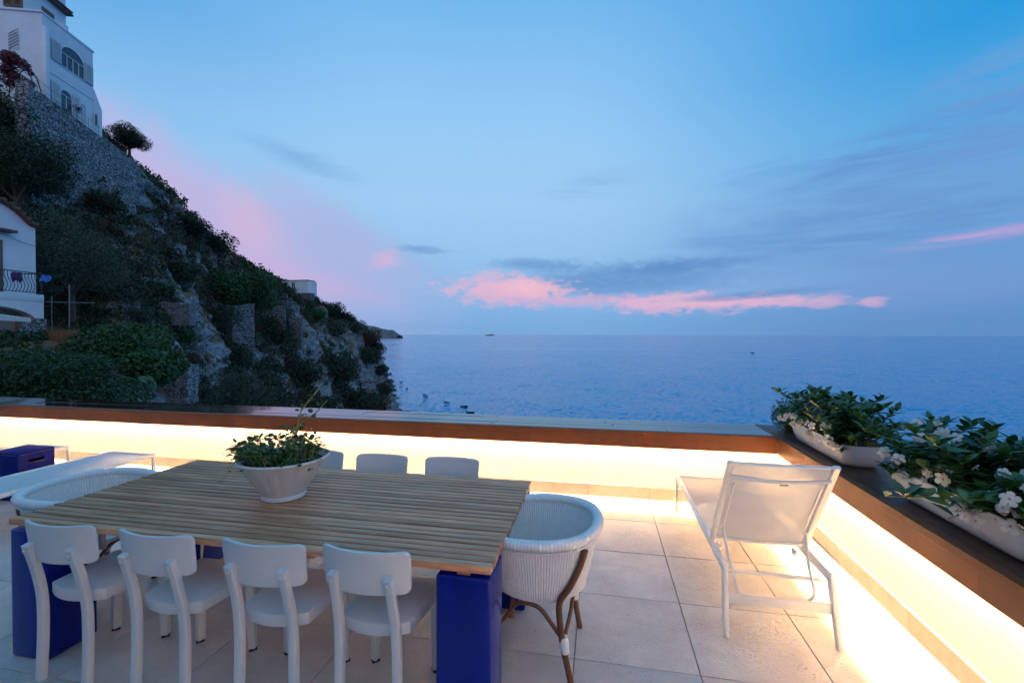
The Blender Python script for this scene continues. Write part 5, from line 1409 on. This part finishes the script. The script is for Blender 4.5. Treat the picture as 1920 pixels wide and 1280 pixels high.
# gable wall with a swept eave line
pts = [(xg, 0), (xg, zg)]
for px, py in ((55, 424), (46, 416), (36, 406), (26, 397), (14, 388), (0, 380), (-30, 366)): x_, z_ = U(px, py, yb_); pts.append((x_, z_))
xl_ = pts[-1][0]; pts += [(xl_-3, pts[-1][1]+1.5), (xl_-3, 0)]
MB().prism(pts, yb_, yb_+6, 'y').build('upper_wall', M['house_paint'], hs, 0)
rf = MB(); line = pts[1:-1]
rf.sweep([(x_, yb_-.04, z_+.05) for x_, z_ in [(xg+.02, zg+.01)]+line], rrect(.34, .07, .01, 1)).build('roof', M['terracotta'], hs)
rfo = [o for o in hs.children if o.name.startswith('roof')][0]
tl = MB().tube([(0, -.10, 0), (0, 2.0, 0)], .085, 7).mesh('tile', 60); L_ = [Vector((x_, 0, z_)) for x_, z_ in [(xg+.02, zg+.01)]+line]
acc = 0
for a, b in zip(L_[:-1], L_[1:]):
    n_ = max(1, int((b-a).length/.2))
    for q in range(n_): w = a.lerp(b, q/n_); link('tile', tl, M['terracotta'], rfo, (w.x, yb_-.16, w.z+.13))
# balcony slab and bellied railing
MB().box2((-8, -.02, zs0), (.0, yb_, zs1), .01).build('balcony_slab', M['house_paint'], hs)
zr1 = U(66, 512, .05)[1]
br = empty('balcony_railing', (0, 0, 0)); br.parent = hs
mb = MB(); mb.bar((-6, .05, zr1), (-.05, .05, zr1), .05, .035); mb.bar((-.05, .05, zr1), (-.05, yb_, zr1), .05, .035)
mb.bar((-6, .05, zs1+.08), (-.05, .05, zs1+.08), .03, .03); mb.bar((-.05, .05, zs1), (-.05, .05, zr1), .05, .05); mb.bar((-1.85, .05, zs1), (-1.85, .05, zr1), .05, .05)
mb.build('rail', M['dark_metal'], br, 0)
hh = zr1-zs1-.08; bar_me = MB().tube(bez([(0, .0, 0), (0, -.13, hh*.22), (0, -.10, hh*.45), (0, .03, hh*.75), (0, 0, hh)], 5), .013, 5).mesh('baluster', 80)
for k in range(46): link('baluster', bar_me, M['dark_metal'], br, (-.15-k*.125, .05, zs1+.08))
# ground floor: arched porch, warm lamp inside, stone pier
xs0 = U(0, 600)[0]; za_top = U(30, 577)[1]; xa1 = U(69, 600)[0]
outer = [(0, -1.5), (0, zs0), (-8, zs0), (-8, -1.5), (xa1-4.5, -1.5)]
cx = (xa1 + xa1-4.5)/2; rx = 2.25; zsp = U(69, 603)[1]
arc = [(cx - rx*cos(pi*k/16), zsp+(za_top+.12-zsp)*sin(pi*k/16)) for k in range(17)]
MB().prism(outer + arc + [(xa1, -1.5)], 0, .45, 'y').build('porch_wall', M['house_paint'], hs, 0)
MB().box2((-8, 2.6, -1.5), (-.02, 2.75, zs0), 0).build('porch_back_wall', M['plaster_warm'], hs, 0)
MB().box2((-.25, .46, -1.5), (-.02, 2.59, zs0-.01), 0).build('porch_side_wall', M['plaster_warm'], hs, 0)
MB().box2((-8, .46, zs0-.06), (-.26, 2.59, zs0-.005), 0).build('porch_ceiling', M['plaster_warm'], hs, 0)
MB().box2((-3.4, 2.50, -1.4), (-1.6, 2.595, zsp+.05), .01).build('inner_arch', M['stone_wall_near'], hs, 0)
pl = [(-.02, -1.5), (-.02, zsp+.12), (-.30, zsp+.16), (-.62, zsp+.05), (-.9, zsp-.15), (-1.15, zsp-.45), (-1.15, -1.5)]
MB().prism(pl, -.16, -.004, 'y').build('stone_pier', M['stone_wall_near'], hs, 0)
MB().box2((U(3, 460, yb_)[0]-.9, yb_-.06, zs1), (U(3, 460, yb_)[0], yb_+.02, U(3, 450, yb_)[1]), .01).build('shutter', M['brown_wood'], hs)
MB().box2((U(18, 436, yb_)[0]-1.0, yb_-.45, U(18, 438, yb_)[1]), (U(18, 436, yb_)[0], yb_, U(18, 433, yb_)[1]), .02).build('canopy', M['terracotta'], hs)
mb = MB(); w0 = Vector((U(4, 437, yb_-.1)[0], yb_-.1, U(4, 437, yb_-.1)[1])); w1 = Vector((U(67, 462, yb_-.1)[0], yb_-.1, U(67, 462, yb_-.1)[1]))
mb.tube(bez([w0, (w0+w1)/2+Vector((0, 0, -.05)), w1], 6), .010, 5).build('cable', M['dark_metal'], hs)
ld = bpy.data.lights.new('porch_lamp', 'POINT'); ld.energy = 110; ld.color = (1, .62, .28); ld.shadow_soft_size = .08
lp = bpy.data.objects.new('porch_lamp', ld); COL.objects.link(lp); lp.parent = hs; lp.location = (-2.4, 1.4, zs0-.35)
# washing on the balcony rail
q0 = Vector((U(75, 516)[0], -.02, 0))
def cloth(name, pxs, y, mat, lab, seed):
    (pa, pb) = pxs; xa_, z1_ = U(*pa, y); xb_, z0_ = U(*pb, y); mb = MB(); n_ = 12; rnd = random.Random(seed)
    for j in range(n_+1):
        for i in range(n_+1):
            u = i/n_; v = j/n_; mb.v.append(Vector(((xb_-xa_)*(u+.12*sin(v*3+seed)*(1-v)), .05*sin(u*9+v*4)+rnd.gauss(0, .008), (z1_-z0_)*(v-1)*(1-.25*sin(u*pi*1.5)**2))))
    for j in range(n_):
        for i in range(n_): mb.f.append([j*(n_+1)+i, j*(n_+1)+i+1, (j+1)*(n_+1)+i+1, (j+1)*(n_+1)+i])
    o = mb.build(name, M[mat], None, 80); p_ = HC + hf.e*xa_ + hf.n*y + Vector((0, 0, z1_)); o.location = p_; o.rotation_euler.z = hr
    return tag(o, lab, 'laundry')
cloth('hanging_cloth', ((22, 509), (41, 532)), -.10, 'cloth_purple', 'dark purple garment drying over the bellied balcony railing', 2)
cloth('hanging_cloth', ((76, 515), (95, 531)), -.02, 'cloth_blue', 'bright blue garment drying beyond the corner of the balcony', 5)
ln = MB(); a_ = HC + hf.e*(-.05) + hf.n*.05 + Vector((0, 0, zr1)); b_ = HC + hf.e*(U(97, 514)[0]+.4) + Vector((0, 0, zr1-.03)); ln.tube([a_, b_], .012, 5)
tag(ln.build('washing_line', M['dark_metal'], None), 'thin line running out from the balcony corner with the blue garment on it', 'washing line')
# white awning over the garden door
ay = -1.1; aw = empty('white_awning', HC, hr, 'white canvas parasol-like awning in front of the arched porch', 'awning')
p0 = U(58, 596, ay); p1 = U(0, 580, ay); p2 = U(0, 598, ay); mb = MB()
x0_, x1_ = p1[0]-.8, p0[0]; zc0 = p0[1]; zh = p1[1]+.10
mb.v = [Vector(v) for v in [(x1_, ay, zc0), (x1_, ay+1.9, zc0+.05), (x0_, ay+1.9, zh), (x0_, ay, zh-.28), (x1_, ay, zc0-.17), (x1_, ay+1.9, zc0-.12), (x0_, ay+1.9, zh-.55), (x0_, ay, zh-.52)]]
mb.f = [[0, 1, 2, 3], [0, 4, 5, 1], [1, 5, 6, 2], [2, 6, 7, 3], [3, 7, 4, 0]]
mb.build('canopy', M['canvas'], aw, 0)
MB().tube([(x0_+.25, ay+.9, zh-.2), (x0_+.25, ay+.9, -1.4)], .035, 8).build('pole', M['brown_wood'], aw)

# ================================================================== far shore, ships and boats
def rock_island(name, px0, px1, dep, hpx, base_py, seed, mat, label, peaks):
    k = dep/FPX; c = atd((px0+px1)/2, base_py, dep); Lw = (px1-px0)*k; g = 90; nv = 26; mb = MB()
    for j in range(nv+1):
        for i in range(g+1):
            u = i/g; v = -1+2*j/nv; h = sum(a*math.exp(-((u-m)/s)**2) for m, s, a in peaks)*max(0, 1-v*v)**.6
            mb.v.append(Vector(((u-.5)*Lw, v*Lw*.28, h*hpx*k - .3*k)))
    V = np.array([tuple(v) for v in mb.v]); nz = fbm(V/(Lw*.06)+seed, 5, .55, True); V[:, 2] += nz*hpx*k*.11*(V[:, 2] > .6*k); V[:, 0] += fbm(V/(Lw*.05)+seed+9, 3)*hpx*k*.06
    Fq = [[j*(g+1)+i, j*(g+1)+i+1, (j+1)*(g+1)+i+1, (j+1)*(g+1)+i] for j in range(nv) for i in range(g)]
    o = link(name, fast_mesh(name, V, Fq), mat, None, (c.x, c.y, ZSEA)); o.rotation_euler.z = YAW
    o['label'] = label; o['kind'] = 'structure'; return o
DH = 43.5*FPX/(634-626.4)
M['far_rock'] = simple('far_rock', (.13, .135, .14), .9, .4, .02)
rock_island('headland', 660, 750, DH*.97, 20, 634, 4, M['far_rock'], 'dark rocky headland low on the horizon beyond the cape', [(.25, .30, 1.), (.62, .25, .55), (.85, .12, .35)])

def sea_at(px, py):
    p = atz(px, py, ZSEA); return p
def make_boat(px, py, L, rz, hull, label, cabin=False, motor=True, inside='boat_wood'):
    r = empty('moored_boat', sea_at(px, py), rz, label, 'boat', 'small boats moored below the cape'); mb = MB(); n = 14; sec = []
    for i in range(n+1):
        s = i/n; w = .19*L*(sin(min(1, s*1.35+.15)*pi/2))*(1-max(0, (s-.45)/.55)**2.2) if s < 1 else .002
        zt_ = .17*L*(1+.35*s*s); ke = -.02*L + .10*L*max(0, s-.75)
        x = (s-.5)*L; sec.append([Vector((x, -w, zt_)), Vector((x, -w*.8, zt_*.35)), Vector((x, 0, ke)), Vector((x, w*.8, zt_*.35)), Vector((x, w, zt_)), Vector((x, w*.84, zt_*.96)), Vector((x, w*.7, zt_*.45)), Vector((x, -w*.7, zt_*.45)), Vector((x, -w*.84, zt_*.96))])
    for s_ in sec: mb.v += s_
    for i in range(n):
        for j in range(9): mb.f.append([i*9+j, i*9+(j+1) % 9, (i+1)*9+(j+1) % 9, (i+1)*9+j])
    mb.f.append(list(range(9))[::-1]); mb.build('hull', M[hull], r, 50)
    if hull == 'boat_white':
        dk = MB(); n0 = 2
        dk.v = [Vector((s_[0].x, k*abs(s_[0].y)*.9, s_[0].z*1.03+(.05*L if k == 0 else 0))) for s_ in sec[n0:] for k in (-1, 0, 1)]
        for i in range(len(sec)-n0-1): dk.f += [[i*3, i*3+1, i*3+4, i*3+3], [i*3+1, i*3+2, i*3+5, i*3+4]]
        dk.build('cover', M['boat_white'], r, 60)
    for s in ((-.18, .12) if hull != 'boat_white' else ()): MB().box((s*L, 0, .14*L), (.06*L, .30*L, .012*L), .004).build('thwart', M[inside], r)
    if cabin: MB().box((.06*L, 0, .27*L), (.34*L, .26*L, .20*L), .05).build('cabin', M['boat_white'], r)
    if motor:
        MB().box((-.53*L, 0, .20*L), (.06*L, .07*L, .10*L), .03).build('outboard_motor', M['boat_dark'], r)
    return r
make_boat(752, 716, 6.0, 2.5, 'boat_white', 'white boat moored farthest from the terrace, beside the cape', cabin=True)
make_boat(763, 728, 2.4, 1.2, 'boat_pink', 'tiny reddish boat between two white ones, off the cape')
make_boat(798, 741, 5.8, -.5, 'boat_white', 'white boat with a dark motor, left of the plain white boat', cabin=True)
make_boat(838, 754, 5.4, -.5, 'boat_white', 'plain white boat in the middle of the moored row', motor=False)
make_boat(870, 763, 4.6, .1, 'boat_dark', 'dark boat with motor in front of the plain white boat')
make_boat(882, 775, 5.0, -.15, 'boat_dark', 'dark low boat nearest to the parapet edge', inside='boat_dark')
make_boat(736, 749, 3.6, 1.9, 'boat_pink', 'pink and white boat close under the cape cliff')
make_boat(762, 772.5, 4.2, .2, 'boat_wood', 'pale wooden boat just showing above the parapet, by the cape foot', motor=False)
# motor boat under way on the right, with its wake
q = sea_at(1411, 661.5); mbt = make_boat(1411, 661.5, 9., .2, 'boat_dark', 'small dark motor boat under way far out on the right', cabin=True); del mbt['group']
mb = MB(); mb.v = [Vector((-3, -1.2, .06)), Vector((-3, 1.2, .06)), Vector((-70, 5, .03)), Vector((-70, -5, .03)), Vector((-3, 0, .35))]; mb.f = [[0, 1, 2, 3], [0, 1, 4], [1, 2, 4], [2, 3, 4], [3, 0, 4]]
M['foam'] = simple('foam', (.30, .38, .45), .7); mb.build('wake', M['foam'], mbt, 0)
# ship on the horizon
DS = 43.5*FPX/(626.6-624.9)*.55; c = atz(919, 629.2, ZSEA); k = (c-Vector((0, 0, H))).dot(Fv)/FPX
sp = empty('ferry_ship', c, YAW, 'white ship with dark hull far away on the horizon', 'ship')
MB().prism([(-8.2*k, .1*k), (7.4*k, .1*k), (8.6*k, 2.0*k), (-8.6*k, 1.7*k)], -1.6*k, 1.6*k, 'y').build('hull', M['boat_dark'], sp, 0)
MB().box2((-1*k, -1.3*k, 1.8*k), (4.6*k, 1.3*k, 3.6*k), 0).build('superstructure', M['boat_white'], sp, 0)
MB().box2((-7.8*k, -1.3*k, 1.72*k), (-1*k, 1.3*k, 2.4*k), 0).build('deck_house', M['boat_white'], sp, 0)
MB().box2((.6*k, -.8*k, 3.6*k), (2.2*k, .8*k, 5.2*k), 0).build('funnel', M['boat_white'], sp, 0)
MB().tube([(3.6*k, 0, 3.6*k), (3.6*k, 0, 6.0*k)], .15*k, 5).build('mast', M['boat_dark'], sp)

# fine-leaved bush standing behind the far trough, at the wall corner
p = Vector((1.985, 5.25, .7465)); sb = empty('small_bush', p, 0, 'fine-leaved pale green bush at the wall corner behind the flower troughs', 'plant')
V, Fq = crown(5200, [(-.02, 0, .20, .16), (.10, .02, .22, .15), (-.06, -.02, .12, .13), (.04, -.04, .10, .14), (.16, 0, .12, .12)], .0125, 93, .5, .2)
link('foliage', fast_mesh('foliage', V, Fq), M['leaf_gloss'], sb)['kind'] = 'stuff'
MB().lathe([(.001, .0), (.085, .0), (.10, .10), (.105, .12), (.09, .12), (.085, .10), (.001, .10)], 20, c=(.03, 0, 0)).build('pot', M['terracotta'], sb)
mb = MB()
for k in range(7): a = k*.9; mb.tube([(.03, 0, .09), (.03+.09*cos(a), .08*sin(a), .26)], .003, 5)
mb.build('stem', M['stem_green'], sb)

# ================================================================== air over the sea
HAZE = True
if HAZE:
    R_z = 46000.
    hz = MB().box2((-R_z, -R_z, ZSEA-1.2), (R_z, R_z, 900.)).build('haze', None, None, 0); tag(hz, kind='stuff')
    m = bpy.data.materials.new('haze_air'); m.use_nodes = True; t = NT(m.node_tree); t.n.clear()
    pv = t.add('ShaderNodeVolumePrincipled'); pv.inputs['Color'].default_value = (.86, .92, 1, 1); pv.inputs['Density'].default_value = 5e-6
    t.l.new(pv.outputs[0], t.add('ShaderNodeOutputMaterial').inputs['Volume']); hz.data.materials.append(m)
